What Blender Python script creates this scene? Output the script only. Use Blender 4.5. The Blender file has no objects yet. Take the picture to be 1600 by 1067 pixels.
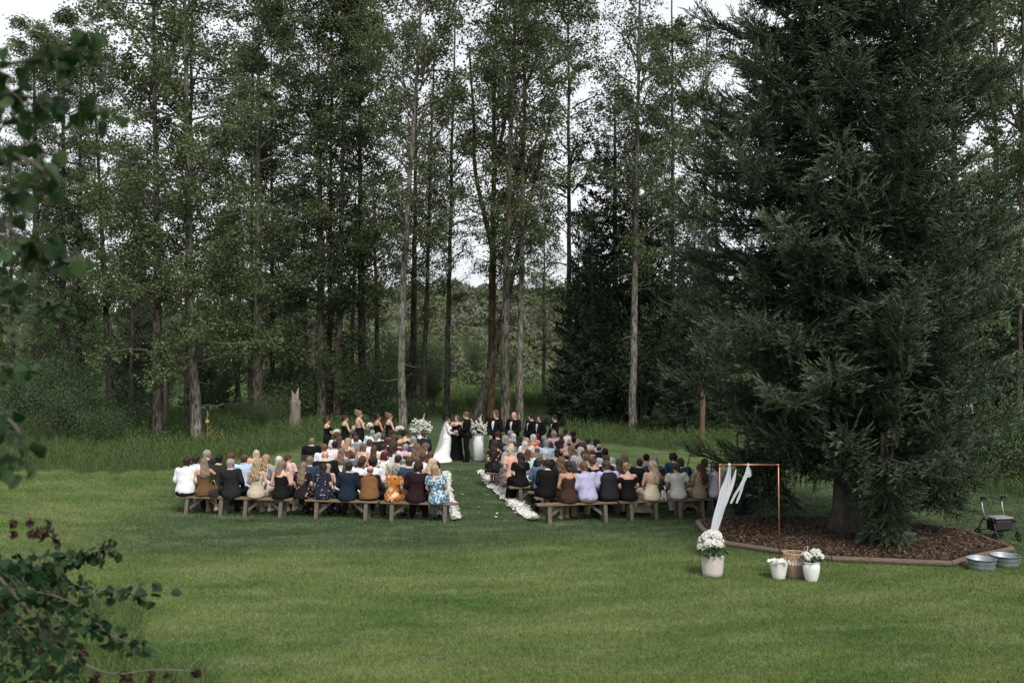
import bpy, math, random
import numpy as np
from mathutils import Vector, Matrix
from mathutils.bvhtree import BVHTree
import openvdb as vdb
R = math.radians
random.seed(7)
rng = np.random.default_rng(7)
scene = bpy.context.scene
C = scene.collection

# ------------------------------------------------------------------ camera
CAM_H = 4.0; FPX = 1556.0; HOR = 540.0
cd = bpy.data.cameras.new('camera'); cam = bpy.data.objects.new('camera', cd); C.objects.link(cam)
cam.location = (0, 0, CAM_H); cam.rotation_euler = (R(90), 0, 0)
cd.lens = 35.0; cd.sensor_width = 36.0; cd.shift_y = (HOR - 533.5) / 1600.0
cd.clip_end = 3000
cd.dof.use_dof = True; cd.dof.focus_distance = 27.0; cd.dof.aperture_fstop = 2.8
scene.camera = cam

# ------------------------------------------------------------------ sky, sun, exposure
SUN_EL, SUN_AZ = R(48), R(158)          # azimuth clockwise from +Y: behind the camera, to the right
w = bpy.data.worlds.new('World'); scene.world = w; w.use_nodes = True
nt = w.node_tree; nt.nodes.clear()
def N(t, kind, **kw):
    n = t.nodes.new(kind)
    for k, v in kw.items():
        if k in n.inputs.keys() if isinstance(k, str) else False: n.inputs[k].default_value = v
        else: setattr(n, k, v)
    return n
sky = N(nt, 'ShaderNodeTexSky', sky_type='NISHITA', sun_disc=False)
sky.sun_elevation = SUN_EL; sky.sun_rotation = SUN_AZ; sky.air_density = 1.0; sky.dust_density = 3.0
bw = N(nt, 'ShaderNodeRGBToBW'); nt.links.new(sky.outputs[0], bw.inputs[0])
tc = N(nt, 'ShaderNodeTexCoord')
mp = N(nt, 'ShaderNodeMapping'); mp.inputs['Scale'].default_value = (1, 1, 3.5)
nt.links.new(tc.outputs['Generated'], mp.inputs[0])
cl = N(nt, 'ShaderNodeTexNoise'); cl.inputs['Scale'].default_value = 2.6; cl.inputs['Detail'].default_value = 6
nt.links.new(mp.outputs[0], cl.inputs['Vector'])
cr = N(nt, 'ShaderNodeValToRGB')
cr.color_ramp.elements[0].position = 0.32; cr.color_ramp.elements[0].color = (7.2, 7.5, 7.9, 1)
cr.color_ramp.elements[1].position = 0.68; cr.color_ramp.elements[1].color = (9.0, 9.2, 9.4, 1)
nt.links.new(cl.outputs[0], cr.inputs[0])
mx = N(nt, 'ShaderNodeMix', data_type='RGBA'); mx.inputs[0].default_value = 0.90    # cloud cover over the clear sky
nt.links.new(sky.outputs[0], mx.inputs[6]); nt.links.new(cr.outputs[0], mx.inputs[7])
bg = N(nt, 'ShaderNodeBackground'); bg.inputs[1].default_value = 0.10
nt.links.new(mx.outputs[2], bg.inputs[0])
wo = N(nt, 'ShaderNodeOutputWorld'); nt.links.new(bg.outputs[0], wo.inputs[0])

sl = bpy.data.lights.new('sun', 'SUN'); sun = bpy.data.objects.new('sun', sl); C.objects.link(sun)
sl.energy = 3.0; sl.angle = R(16); sl.color = (1.0, 0.96, 0.90)
sd = Vector((math.sin(SUN_AZ) * math.cos(SUN_EL), math.cos(SUN_AZ) * math.cos(SUN_EL), math.sin(SUN_EL)))
sun.rotation_euler = sd.to_track_quat('Z', 'Y').to_euler()
vs = scene.view_settings
scene.display_settings.display_device = 'sRGB'
vs.view_transform = 'Standard'; vs.look = 'None'; vs.gamma = 1.0; vs.use_curve_mapping = False
vs.exposure = 0.38
cy = scene.cycles
cy.max_bounces = 6; cy.diffuse_bounces = 3; cy.glossy_bounces = 2; cy.transmission_bounces = 4
cy.transparent_max_bounces = 8; cy.use_denoising = True
cy.caustics_reflective = False; cy.caustics_refractive = False

# ------------------------------------------------------------------ placing by pixel of the 1600 px photograph
def gx(px, D): return (px - 800.0) / FPX * D
def gD(py, z=0.0): return (CAM_H - z) * FPX / (py - HOR)
def GP(px, py, z=0.0):
    D = gD(py, z); return (gx(px, D), D, z)
def hz(py, D): return CAM_H - (py - HOR) * D / FPX

# ------------------------------------------------------------------ mesh helpers
class MB:
    def __init__(s): s.v = []; s.f3 = []; s.f4 = []; s.m3 = []; s.m4 = []; s.t3 = []; s.t4 = []; s.n = 0
    def add(s, v, f, mat=0, tint=0.5):
        v = np.asarray(v, float).reshape(-1, 3); f = np.asarray(f, int)
        if len(f) == 0: return s
        F, M, T = (s.f3, s.m3, s.t3) if f.shape[1] == 3 else (s.f4, s.m4, s.t4)
        s.v.append(v); F.append(f + s.n); s.n += len(v)
        M.append(np.broadcast_to(np.asarray(mat), (len(f),)).astype(np.int32))
        T.append(np.broadcast_to(np.asarray(tint, float), (len(f),)).astype(np.float32))
        return s
    def many(s, vf, mat=0, tint=0.5):
        v, fs = vf; v = np.asarray(v, float)
        s.v.append(v)
        for f in fs:
            f = np.asarray(f, int)
            if len(f) == 0: continue
            F, M, T = (s.f3, s.m3, s.t3) if f.shape[1] == 3 else (s.f4, s.m4, s.t4)
            F.append(f + s.n)
            M.append(np.full(len(f), mat, np.int32)); T.append(np.full(len(f), tint, np.float32))
        s.n += len(v); return s
    def arrays(s):
        V = np.concatenate(s.v) if s.v else np.zeros((0, 3))
        f3 = np.concatenate(s.f3) if s.f3 else np.zeros((0, 3), int)
        f4 = np.concatenate(s.f4) if s.f4 else np.zeros((0, 4), int)
        return V, f3, f4
    def mesh(s, name, mats, smooth=True):
        V, f3, f4 = s.arrays(); me = bpy.data.meshes.new(name)
        n3, n4 = len(f3), len(f4)
        me.vertices.add(len(V)); me.vertices.foreach_set('co', V.astype(np.float32).ravel())
        me.loops.add(n3 * 3 + n4 * 4)
        me.loops.foreach_set('vertex_index', np.concatenate([f3.ravel(), f4.ravel()]).astype(np.int32))
        me.polygons.add(n3 + n4)
        me.polygons.foreach_set('loop_start', np.concatenate([np.arange(n3) * 3, n3 * 3 + np.arange(n4) * 4]).astype(np.int32))
        mi = np.concatenate(s.m3 + s.m4) if (s.m3 or s.m4) else np.zeros(0, np.int32)
        me.polygons.foreach_set('material_index', mi)
        me.polygons.foreach_set('use_smooth', np.full(n3 + n4, smooth, bool))
        at = me.attributes.new('tint', 'FLOAT', 'FACE')
        at.data.foreach_set('value', np.concatenate(s.t3 + s.t4).astype(np.float32))
        me.update(calc_edges=True); me.validate()
        for m in mats: me.materials.append(m)
        return me

def norm(a): return a / np.maximum(np.linalg.norm(a, axis=-1, keepdims=True), 1e-9)
def catmull(P, n):
    P = np.asarray(P, float); k = len(P)
    if k < 3:
        t = np.linspace(0, 1, n)[:, None]; return P[0] * (1 - t) + P[-1] * t
    Q = np.vstack([2 * P[0] - P[1], P, 2 * P[-1] - P[-2]])
    u = np.linspace(0, k - 1 - 1e-6, n); i = u.astype(int); f = (u - i)[:, None]
    a, b, c, d = Q[i], Q[i + 1], Q[i + 2], Q[i + 3]
    return 0.5 * (2 * b + (c - a) * f + (2 * a - 5 * b + 4 * c - d) * f ** 2 + (3 * b - a - 3 * c + d) * f ** 3)
def tube(P, rad, sides=8, cap=True, flat=1.0, ref=None):
    """closed tube along P; flat squeezes the section along the second axis"""
    P = np.asarray(P, float); n = len(P); rad = np.broadcast_to(np.asarray(rad, float), (n,))
    T = norm(np.gradient(P, axis=0))
    if ref is None:
        mean = norm(P[-1] - P[0]); ref = np.array([0, 0, 1.0]) if abs(mean[2]) < 0.8 else np.array([0, 1.0, 0])
    A = norm(np.cross(np.broadcast_to(ref, T.shape), T)); B = np.cross(T, A)
    th = np.linspace(0, 2 * math.pi, sides, endpoint=False)
    V = P[:, None] + rad[:, None, None] * (np.cos(th)[None, :, None] * A[:, None] + flat * np.sin(th)[None, :, None] * B[:, None])
    V = V.reshape(-1, 3)
    i = np.arange(n - 1)[:, None] * sides; j = np.arange(sides)[None]; k = (j + 1) % sides
    q = np.stack([i + j, i + k, i + sides + k, i + sides + j], -1).reshape(-1, 4)
    fs = [q]
    if cap:
        V = np.vstack([V, P[:1] - T[:1] * rad[0] * 0.35, P[-1:] + T[-1:] * rad[-1] * 0.35])
        j = np.arange(sides); k = (j + 1) % sides; c0 = n * sides; L = (n - 1) * sides
        fs.append(np.vstack([np.stack([np.full(sides, c0), k, j], -1), np.stack([np.full(sides, c0 + 1), L + j, L + k], -1)]))
    return V, fs
def loft(rings, sides=14):
    """rings: (centre, a, b[, X, Y]) ellipses; closed at both ends"""
    th = np.linspace(0, 2 * math.pi, sides, endpoint=False); V = []
    for r in rings:
        c, a, b = np.asarray(r[0], float), r[1], r[2]
        X = np.asarray(r[3] if len(r) > 3 else (1, 0, 0), float); Y = np.asarray(r[4] if len(r) > 4 else (0, 1, 0), float)
        V.append(c + a * np.cos(th)[:, None] * X + b * np.sin(th)[:, None] * Y)
    n = len(rings); V.append(np.asarray(rings[0][0], float)[None]); V.append(np.asarray(rings[-1][0], float)[None])
    V = np.vstack(V)
    i = np.arange(n - 1)[:, None] * sides; j = np.arange(sides)[None]; k = (j + 1) % sides
    q = np.stack([i + j, i + k, i + sides + k, i + sides + j], -1).reshape(-1, 4)
    j = np.arange(sides); k = (j + 1) % sides; c0 = n * sides; L = (n - 1) * sides
    t = np.vstack([np.stack([np.full(sides, c0), k, j], -1), np.stack([np.full(sides, c0 + 1), L + j, L + k], -1)])
    return V, [q, t]
def ball(c, r, sides=12, rings=8):
    r = np.broadcast_to(np.asarray(r, float), (3,)); c = np.asarray(c, float)
    ph = np.linspace(-math.pi / 2, math.pi / 2, rings + 1)[1:-1]
    return loft([(c + (0, 0, -r[2] * 0.999), 1e-4, 1e-4)] + [(c + (0, 0, math.sin(p) * r[2]), math.cos(p) * r[0], math.cos(p) * r[1]) for p in ph]
                + [(c + (0, 0, r[2] * 0.999), 1e-4, 1e-4)], sides)
def lathe(prof, sides=32):
    """prof: list of (r, z); open profile turned round z"""
    prof = np.asarray(prof, float); n = len(prof); th = np.linspace(0, 2 * math.pi, sides, endpoint=False)
    V = np.stack([prof[:, None, 0] * np.cos(th), prof[:, None, 0] * np.sin(th), np.broadcast_to(prof[:, None, 1], (n, sides))], -1).reshape(-1, 3)
    i = np.arange(n - 1)[:, None] * sides; j = np.arange(sides)[None]; k = (j + 1) % sides
    return V, [np.stack([i + j, i + k, i + sides + k, i + sides + j], -1).reshape(-1, 4)]
def box(c, s, rot=None, bevel=0.0):
    c = np.asarray(c, float); h = np.asarray(s, float) / 2
    if bevel <= 0:
        V = np.array([[x, y, z] for x in (-1, 1) for y in (-1, 1) for z in (-1, 1)], float) * h
        f = np.array([[0, 1, 3, 2], [4, 6, 7, 5], [0, 4, 5, 1], [2, 3, 7, 6], [0, 2, 6, 4], [1, 5, 7, 3]]); fs = [f]
    else:
        b = bevel; pts = []
        for z, k in ((-h[2], b), (-h[2] + b, 0), (h[2] - b, 0), (h[2], b)):
            x, y = h[0] - k, h[1] - k
            pts += [[x, y - b, z], [x - b, y, z], [-x + b, y, z], [-x, y - b, z], [-x, -y + b, z], [-x + b, -y, z], [x - b, -y, z], [x, -y + b, z]]
        V = np.array(pts); q = []
        for i in range(3):
            for j in range(8): q.append([i * 8 + j, i * 8 + (j + 1) % 8, i * 8 + 8 + (j + 1) % 8, i * 8 + 8 + j])
        V = np.vstack([V, [[0, 0, -h[2]], [0, 0, h[2]]]])
        t = [[32, (j + 1) % 8, j] for j in range(8)] + [[33, 24 + j, 24 + (j + 1) % 8] for j in range(8)]
        fs = [np.array(q), np.array(t)]
    if rot is not None: V = V @ np.array(rot).T
    return V + c, fs
def rot3(x=0, y=0, z=0):
    return np.array((Matrix.Rotation(z, 3, 'Z') @ Matrix.Rotation(y, 3, 'Y') @ Matrix.Rotation(x, 3, 'X')))
def spindles(B, D, L, rad):
    """thin closed spikes (shoots, needles sprays): base, direction, length, radius"""
    n = len(B); D = norm(D); ref = np.where(np.abs(D[:, 2:3]) < 0.9, [[0, 0, 1.0]], [[1.0, 0, 0]])
    A = norm(np.cross(D, ref)); Bn = np.cross(D, A); mid = B + D * (L * 0.4)[:, None]
    V = [B]
    for k in range(3):
        a = 2 * math.pi * k / 3 + 0.5
        V.append(mid + rad[:, None] * (math.cos(a) * A + math.sin(a) * Bn))
    V.append(B + D * L[:, None]); V = np.stack(V, 1).reshape(-1, 3)
    base = np.array([[0, 2, 1], [0, 3, 2], [0, 1, 3], [4, 1, 2], [4, 2, 3], [4, 3, 1]])
    return V, (np.arange(n)[:, None, None] * 5 + base).reshape(-1, 3)
def leaf_quads(P, Nn, S, r, ratio=0.75, fold=0.22):
    """folded diamond leaves: two triangles either side of the midrib"""
    n = len(P); a = r.uniform(0, 2 * math.pi, n)
    ref = np.where(np.abs(Nn[:, 2:3]) < 0.9, [[0, 0, 1.0]], [[1.0, 0, 0]])
    U = norm(np.cross(Nn, ref)); W = np.cross(Nn, U)
    X = np.cos(a)[:, None] * U + np.sin(a)[:, None] * W; Y = np.cross(Nn, X); s = S[:, None]
    V = np.stack([P, P + X * s * 0.45 + Y * s * ratio * 0.5 + Nn * s * fold, P + X * s, P + X * s * 0.45 - Y * s * ratio * 0.5 + Nn * s * fold], 1).reshape(-1, 3)
    f = np.array([[0, 2, 1], [0, 3, 2]])
    return V, (np.arange(n)[:, None, None] * 4 + f).reshape(-1, 3)
def petal_hex(P, Nn, S, r, cup=0.25):
    """small round cupped petals: six-sided, four triangles"""
    n = len(P); a = r.uniform(0, 2 * math.pi, n); ref = np.where(np.abs(Nn[:, 2:3]) < 0.9, [[0, 0, 1.0]], [[1.0, 0, 0]])
    U = norm(np.cross(Nn, ref)); W = np.cross(Nn, U); X = np.cos(a)[:, None] * U + np.sin(a)[:, None] * W; Y = np.cross(Nn, X); s = S[:, None]; V = []
    for k in range(6):
        t = k * math.pi / 3; rr = 0.5 * (1.0 + 0.12 * (k == 0)); V.append(P + s * rr * (math.cos(t) * X + 0.92 * math.sin(t) * Y) + Nn * s * cup * (0.25 if k % 3 else 0.6) * 0.6)
    V = np.stack(V, 1).reshape(-1, 3); f = np.array([[0, 1, 2], [0, 2, 3], [0, 3, 5], [3, 4, 5]])
    return V, (np.arange(n)[:, None, None] * 6 + f).reshape(-1, 3)
def rand_unit(n, r): return norm(r.normal(size=(n, 3)))

# ------------------------------------------------------------------ objects
def link(name, me, parent=None, loc=None, kind=None):
    o = bpy.data.objects.new(name, me); C.objects.link(o)
    if parent is not None: o.parent = parent
    if loc is not None: o.location = loc
    if kind: o['kind'] = kind
    return o
def tag(o, label, cat, group=None):
    o['label'] = label; o['category'] = cat
    if group: o['group'] = group
    return o
def thing(name, label, cat, loc=(0, 0, 0), rz=0, group=None):
    o = bpy.data.objects.new(name, None); C.objects.link(o); o.location = loc; o.rotation_euler = (0, 0, rz)
    o.empty_display_size = 0.2
    return tag(o, label, cat, group)

# ------------------------------------------------------------------ materials
def mat(name, col, rough=0.7, var=0.25, scale=6.0, bump=0.0, bscale=None, stretch=None, metal=0.0, spec=0.4, sheen=0.0, coords='Object', detail=5):
    m = bpy.data.materials.new(name); m.use_nodes = True; t = m.node_tree; p = t.nodes['Principled BSDF']
    p.inputs['Roughness'].default_value = rough; p.inputs['Metallic'].default_value = metal
    p.inputs['Specular IOR Level'].default_value = spec
    if sheen: p.inputs['Sheen Weight'].default_value = sheen
    c = N(t, 'ShaderNodeTexCoord'); mpg = N(t, 'ShaderNodeMapping')
    if stretch: mpg.inputs['Scale'].default_value = stretch
    t.links.new(c.outputs[coords], mpg.inputs[0])
    no = N(t, 'ShaderNodeTexNoise'); no.inputs['Scale'].default_value = scale; no.inputs['Detail'].default_value = detail
    t.links.new(mpg.outputs[0], no.inputs['Vector'])
    rp = N(t, 'ShaderNodeValToRGB'); e = rp.color_ramp.elements
    e[0].position = 0.3; e[1].position = 0.7
    e[0].color = (*[x * (1 - var) for x in col], 1); e[1].color = (*[min(1, x * (1 + var)) for x in col], 1)
    t.links.new(no.outputs[0], rp.inputs[0]); t.links.new(rp.outputs[0], p.inputs['Base Color'])
    if bump:
        nb = N(t, 'ShaderNodeTexNoise'); nb.inputs['Scale'].default_value = bscale or scale * 3; nb.inputs['Detail'].default_value = 4
        t.links.new(mpg.outputs[0], nb.inputs['Vector'])
        b = N(t, 'ShaderNodeBump'); b.inputs['Strength'].default_value = bump; b.inputs['Distance'].default_value = 0.02
        t.links.new(nb.outputs[0], b.inputs['Height']); t.links.new(b.outputs[0], p.inputs['Normal'])
    return m
def leafmat(name, dark, light, transl=0.35, obvar=0.12, gloss=0.35):
    """diffuse + translucent leaf; per-face 'tint' attribute runs from dark to light, small change per object"""
    m = bpy.data.materials.new(name); m.use_nodes = True; t = m.node_tree; t.nodes.clear()
    at = N(t, 'ShaderNodeAttribute'); at.attribute_name = 'tint'
    rp = N(t, 'ShaderNodeValToRGB'); e = rp.color_ramp.elements
    e[0].position = 0; e[1].position = 1; e[0].color = (*dark, 1); e[1].color = (*light, 1)
    t.links.new(at.outputs['Fac'], rp.inputs[0])
    oi = N(t, 'ShaderNodeObjectInfo'); hs = N(t, 'ShaderNodeHueSaturation')
    ml = N(t, 'ShaderNodeMapRange'); ml.inputs['To Min'].default_value = 1 - obvar; ml.inputs['To Max'].default_value = 1 + obvar
    t.links.new(oi.outputs['Random'], ml.inputs[0]); t.links.new(ml.outputs[0], hs.inputs['Value'])
    mh = N(t, 'ShaderNodeMapRange'); mh.inputs['To Min'].default_value = 0.5 + obvar * 0.10; mh.inputs['To Max'].default_value = 0.5 - obvar * 0.10
    t.links.new(oi.outputs['Random'], mh.inputs[0]); t.links.new(mh.outputs[0], hs.inputs['Hue'])
    t.links.new(rp.outputs[0], hs.inputs['Color'])
    d = N(t, 'ShaderNodeBsdfPrincipled'); d.inputs['Roughness'].default_value = 0.55; d.inputs['Specular IOR Level'].default_value = gloss
    t.links.new(hs.outputs[0], d.inputs['Base Color'])
    o = N(t, 'ShaderNodeOutputMaterial')
    if transl > 0:
        tr = N(t, 'ShaderNodeBsdfTranslucent'); t.links.new(hs.outputs[0], tr.inputs[0])
        ms = N(t, 'ShaderNodeMixShader'); ms.inputs[0].default_value = transl
        t.links.new(d.outputs[0], ms.inputs[1]); t.links.new(tr.outputs[0], ms.inputs[2]); t.links.new(ms.outputs[0], o.inputs[0])
    else: t.links.new(d.outputs[0], o.inputs[0])
    return m
def barkmat(name, scale=11.0):
    """furrowed bark; the object's own colour is the bark colour"""
    m = bpy.data.materials.new(name); m.use_nodes = True; t = m.node_tree; p = t.nodes['Principled BSDF']
    p.inputs['Roughness'].default_value = 0.9; p.inputs['Specular IOR Level'].default_value = 0.15
    oi = N(t, 'ShaderNodeObjectInfo'); c = N(t, 'ShaderNodeTexCoord')
    mpg = N(t, 'ShaderNodeMapping'); mpg.inputs['Scale'].default_value = (1, 1, 0.22); t.links.new(c.outputs['Object'], mpg.inputs[0])
    no = N(t, 'ShaderNodeTexNoise'); no.inputs['Scale'].default_value = scale; no.inputs['Detail'].default_value = 7; no.inputs['Roughness'].default_value = 0.7
    t.links.new(mpg.outputs[0], no.inputs['Vector'])
    rp = N(t, 'ShaderNodeValToRGB'); e = rp.color_ramp.elements
    e[0].position = 0.40; e[1].position = 0.60; e[0].color = (0.16, 0.15, 0.145, 1); e[1].color = (1.15, 1.13, 1.10, 1)
    t.links.new(no.outputs[0], rp.inputs[0])
    mxx = N(t, 'ShaderNodeMix', data_type='RGBA', blend_type='MULTIPLY'); mxx.inputs[0].default_value = 1
    t.links.new(oi.outputs['Color'], mxx.inputs[6]); t.links.new(rp.outputs[0], mxx.inputs[7])
    n2 = N(t, 'ShaderNodeTexNoise'); n2.inputs['Scale'].default_value = 1.3; n2.inputs['Detail'].default_value = 4; t.links.new(c.outputs['Object'], n2.inputs['Vector'])
    r2 = N(t, 'ShaderNodeValToRGB'); e = r2.color_ramp.elements; e[0].position = 0.42; e[1].position = 0.66
    e[0].color = (1, 1, 1, 1); e[1].color = (0.66, 0.70, 0.55, 1)     # mossy, lichened patches
    t.links.new(n2.outputs[0], r2.inputs[0])
    m3 = N(t, 'ShaderNodeMix', data_type='RGBA', blend_type='MULTIPLY'); m3.inputs[0].default_value = 1
    t.links.new(mxx.outputs[2], m3.inputs[6]); t.links.new(r2.outputs[0], m3.inputs[7]); t.links.new(m3.outputs[2], p.inputs['Base Color'])
    b = N(t, 'ShaderNodeBump'); b.inputs['Strength'].default_value = 0.9; b.inputs['Distance'].default_value = 0.03
    t.links.new(no.outputs[0], b.inputs['Height']); t.links.new(b.outputs[0], p.inputs['Normal'])
    return m
# ================================================================== GROUND
EDGE_PX = np.array([-1500, -300, 0, 150, 250, 330, 450, 500, 560, 620, 660, 700, 790, 860, 878, 905, 935, 1000, 1060, 1110, 1516, 1600, 2000, 3200], float)
EDGE_PY = np.array([745, 737, 735, 738, 738, 729, 706, 692, 682, 668, 655, 649, 647, 649, 664, 688, 694, 699, 704, 707, 770, 779, 800, 820], float)
EDGE_D = CAM_H * FPX / (EDGE_PY - HOR)
def verge(x, y):
    """>0 metres into the unmown grass, <0 on the lawn"""
    px = 800 + FPX * x / np.maximum(y, 6.0)
    wob = 0.35 * np.sin(px * 0.11) + 0.25 * np.sin(px * 0.043 + 1.0) + 0.15 * np.sin(px * 0.27)
    return y - np.interp(px, EDGE_PX, EDGE_D) + wob
def ss(a, b, x): t = np.clip((x - a) / (b - a), 0, 1); return t * t * (3 - 2 * t)
def gh(x, y):
    x = np.asarray(x, float); y = np.asarray(y, float)
    hill = ss(95, 175, y + 0.06 * x) * (11.5 + 1.6 * np.sin(x * 0.031 + 0.8) + 1.0 * np.sin(x * 0.083 + y * 0.02))
    rough = ss(34, 60, y) * (0.10 * np.sin(x * 0.7 + y * 0.31) + 0.08 * np.sin(x * 0.23 - y * 0.52 + 2))
    return hill + rough - 0.0
def ggrid(xs, ys):
    X, Y = np.meshgrid(xs, ys); Z = gh(X, Y); V = np.stack([X, Y, Z], -1).reshape(-1, 3)
    nx = len(xs); i = np.arange(len(ys) - 1)[:, None] * nx; j = np.arange(nx - 1)[None]
    return V, np.stack([i + j, i + j + 1, i + nx + j + 1, i + nx + j], -1).reshape(-1, 4)
xs = np.concatenate([[-900, -500, -300, -200, -140], np.arange(-100, -40, 3.0), np.arange(-40, 40, 0.5), np.arange(40, 101, 3.0), [140, 200, 300, 500, 900]])
ys = np.concatenate([[-60, -20, 0, 4], np.arange(6, 66, 0.5), np.arange(66, 200, 3.0), [220, 260, 340, 500, 800, 1400]])
V, F = ggrid(xs, ys)
lawn_mask = np.clip(0.5 - verge(V[:, 0], V[:, 1]) / 0.6, 0, 1)
# darker green patch of the lawn round the seats, paler and yellower nearer the house (soft, wandering edge)
def lush(x, y):  # weight of the darker green patch: 1 inside, 0 outside
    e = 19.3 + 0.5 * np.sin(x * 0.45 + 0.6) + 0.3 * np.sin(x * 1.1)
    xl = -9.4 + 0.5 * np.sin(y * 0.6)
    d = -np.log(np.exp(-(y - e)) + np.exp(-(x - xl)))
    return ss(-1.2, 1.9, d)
dark_turf_v = lush(V[:, 0], V[:, 1]) * (1 - 0.55 * ss(26, 33, V[:, 1]) * ss(2, 6, np.abs(V[:, 0] + 2)))
gm = bpy.data.materials.new('ground'); gm.use_nodes = True; t = gm.node_tree; p = t.nodes['Principled BSDF']
p.inputs['Roughness'].default_value = 0.95; p.inputs['Specular IOR Level'].default_value = 0.1
def attr(t, n): a = N(t, 'ShaderNodeAttribute'); a.attribute_name = n; return a
def lawn_colour(t, dark_out, pos_out):
    """mown turf colour from world position: mower arcs, pale wisps, clover-dark clumps"""
    def noise(scale, detail, st=(1, 1, 1), rough=0.6):
        mp_ = N(t, 'ShaderNodeMapping'); mp_.inputs['Scale'].default_value = st; t.links.new(pos_out, mp_.inputs[0])
        n = N(t, 'ShaderNodeTexNoise'); n.inputs['Scale'].default_value = scale; n.inputs['Detail'].default_value = detail; n.inputs['Roughness'].default_value = rough
        t.links.new(mp_.outputs[0], n.inputs['Vector']); return n.outputs[0]
    def ramp(src, a, b, ca, cb):
        r = N(t, 'ShaderNodeValToRGB'); e = r.color_ramp.elements; e[0].position = a; e[1].position = b; e[0].color = (*ca, 1); e[1].color = (*cb, 1)
        t.links.new(src, r.inputs[0]); return r.outputs[0]
    def mix(f, a, b, mode='MIX', fac=None):
        x = N(t, 'ShaderNodeMix', data_type='RGBA', blend_type=mode)
        if f is None: x.inputs[0].default_value = fac
        else: t.links.new(f, x.inputs[0])
        t.links.new(a, x.inputs[6]); t.links.new(b, x.inputs[7]); return x.outputs[2]
    yellow_turf = ramp(noise(0.55, 5, (0.6, 1.0, 1)), 0.35, 0.66, (0.055, 0.096, 0.023), (0.120, 0.150, 0.051))
    green_turf = ramp(noise(0.8, 5, (0.5, 1.2, 1)), 0.35, 0.68, (0.032, 0.058, 0.023), (0.060, 0.086, 0.042))
    base = mix(dark_out, yellow_turf, green_turf)  # yellower turf outside the patch, darker green inside it
    wisp = ramp(noise(1.5, 6, (0.45, 1.3, 1), 0.72), 0.50, 0.74, (0, 0, 0), (1, 1, 1))
    pale = N(t, 'ShaderNodeRGB'); pale.outputs[0].default_value = (0.150, 0.168, 0.088, 1)
    ws = N(t, 'ShaderNodeMath', operation='MULTIPLY'); ws.inputs[1].default_value = 0.85; t.links.new(wisp, ws.inputs[0])
    base = mix(ws.outputs[0], base, pale.outputs[0])
    w2 = ramp(noise(5.5, 6, (0.5, 1.2, 1), 0.75), 0.56, 0.76, (0, 0, 0), (0.55, 0.55, 0.55)); base = mix(w2, base, pale.outputs[0])
    dk = ramp(noise(3.1, 5, (0.6, 1.1, 1), 0.7), 0.60, 0.72, (0, 0, 0), (0.5, 0.5, 0.5)); drk = N(t, 'ShaderNodeRGB'); drk.outputs[0].default_value = (0.034, 0.066, 0.018, 1); base = mix(dk, base, drk.outputs[0])
    # mower passes: broad soft bands sweeping across the lawn
    mw = N(t, 'ShaderNodeTexWave', wave_type='RINGS', rings_direction='Z'); mw.inputs['Scale'].default_value = 0.36; mw.inputs['Distortion'].default_value = 5.5; mw.inputs['Detail'].default_value = 2; mw.inputs['Detail Scale'].default_value = 0.5
    mo = N(t, 'ShaderNodeMapping'); mo.inputs['Location'].default_value = (4, -34, 0); t.links.new(pos_out, mo.inputs[0]); t.links.new(mo.outputs[0], mw.inputs['Vector'])
    base = mix(None, base, ramp(mw.outputs[0], 0.2, 0.8, (0.95, 0.955, 0.95), (1.05, 1.045, 1.05)), 'MULTIPLY', 1.0)
    fine = ramp(noise(14, 5, (1, 0.6, 1), 0.75), 0.3, 0.7, (0.62, 0.64, 0.6), (1.3, 1.3, 1.25))
    return mix(None, base, fine, 'MULTIPLY', 0.9)
geo = N(t, 'ShaderNodeNewGeometry')
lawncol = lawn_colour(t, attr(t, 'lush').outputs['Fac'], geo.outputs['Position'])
nz = N(t, 'ShaderNodeTexNoise'); nz.inputs['Scale'].default_value = 0.35; nz.inputs['Detail'].default_value = 8; nz.inputs['Roughness'].default_value = 0.7
t.links.new(geo.outputs['Position'], nz.inputs['Vector'])
r1 = N(t, 'ShaderNodeValToRGB'); e = r1.color_ramp.elements; e[0].position = 0.35; e[1].position = 0.7
e[0].color = (0.030, 0.045, 0.018, 1); e[1].color = (0.075, 0.100, 0.040, 1); t.links.new(nz.outputs[0], r1.inputs[0])
nh = N(t, 'ShaderNodeTexNoise'); nh.inputs['Scale'].default_value = 0.16; nh.inputs['Detail'].default_value = 9; nh.inputs['Roughness'].default_value = 0.72
t.links.new(geo.outputs['Position'], nh.inputs['Vector'])
r2 = N(t, 'ShaderNodeValToRGB'); e = r2.color_ramp.elements; e[0].position = 0.36; e[1].position = 0.66
e[0].color = (0.042, 0.058, 0.026, 1); e[1].color = (0.120, 0.128, 0.066, 1); t.links.new(nh.outputs[0], r2.inputs[0])
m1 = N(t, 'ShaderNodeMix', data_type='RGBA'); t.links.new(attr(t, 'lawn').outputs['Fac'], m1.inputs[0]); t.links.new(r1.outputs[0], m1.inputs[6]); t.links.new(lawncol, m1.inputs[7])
mlow = N(t, 'ShaderNodeMix', data_type='RGBA'); t.links.new(attr(t, 'slope').outputs['Fac'], mlow.inputs[0]); mlow.inputs[6].default_value = (0.085, 0.130, 0.042, 1); t.links.new(r2.outputs[0], mlow.inputs[7])
m2 = N(t, 'ShaderNodeMix', data_type='RGBA'); t.links.new(attr(t, 'meadow').outputs['Fac'], m2.inputs[0]); t.links.new(m1.outputs[2], m2.inputs[6]); t.links.new(mlow.outputs[2], m2.inputs[7])
t.links.new(m2.outputs[2], p.inputs['Base Color'])
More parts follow.
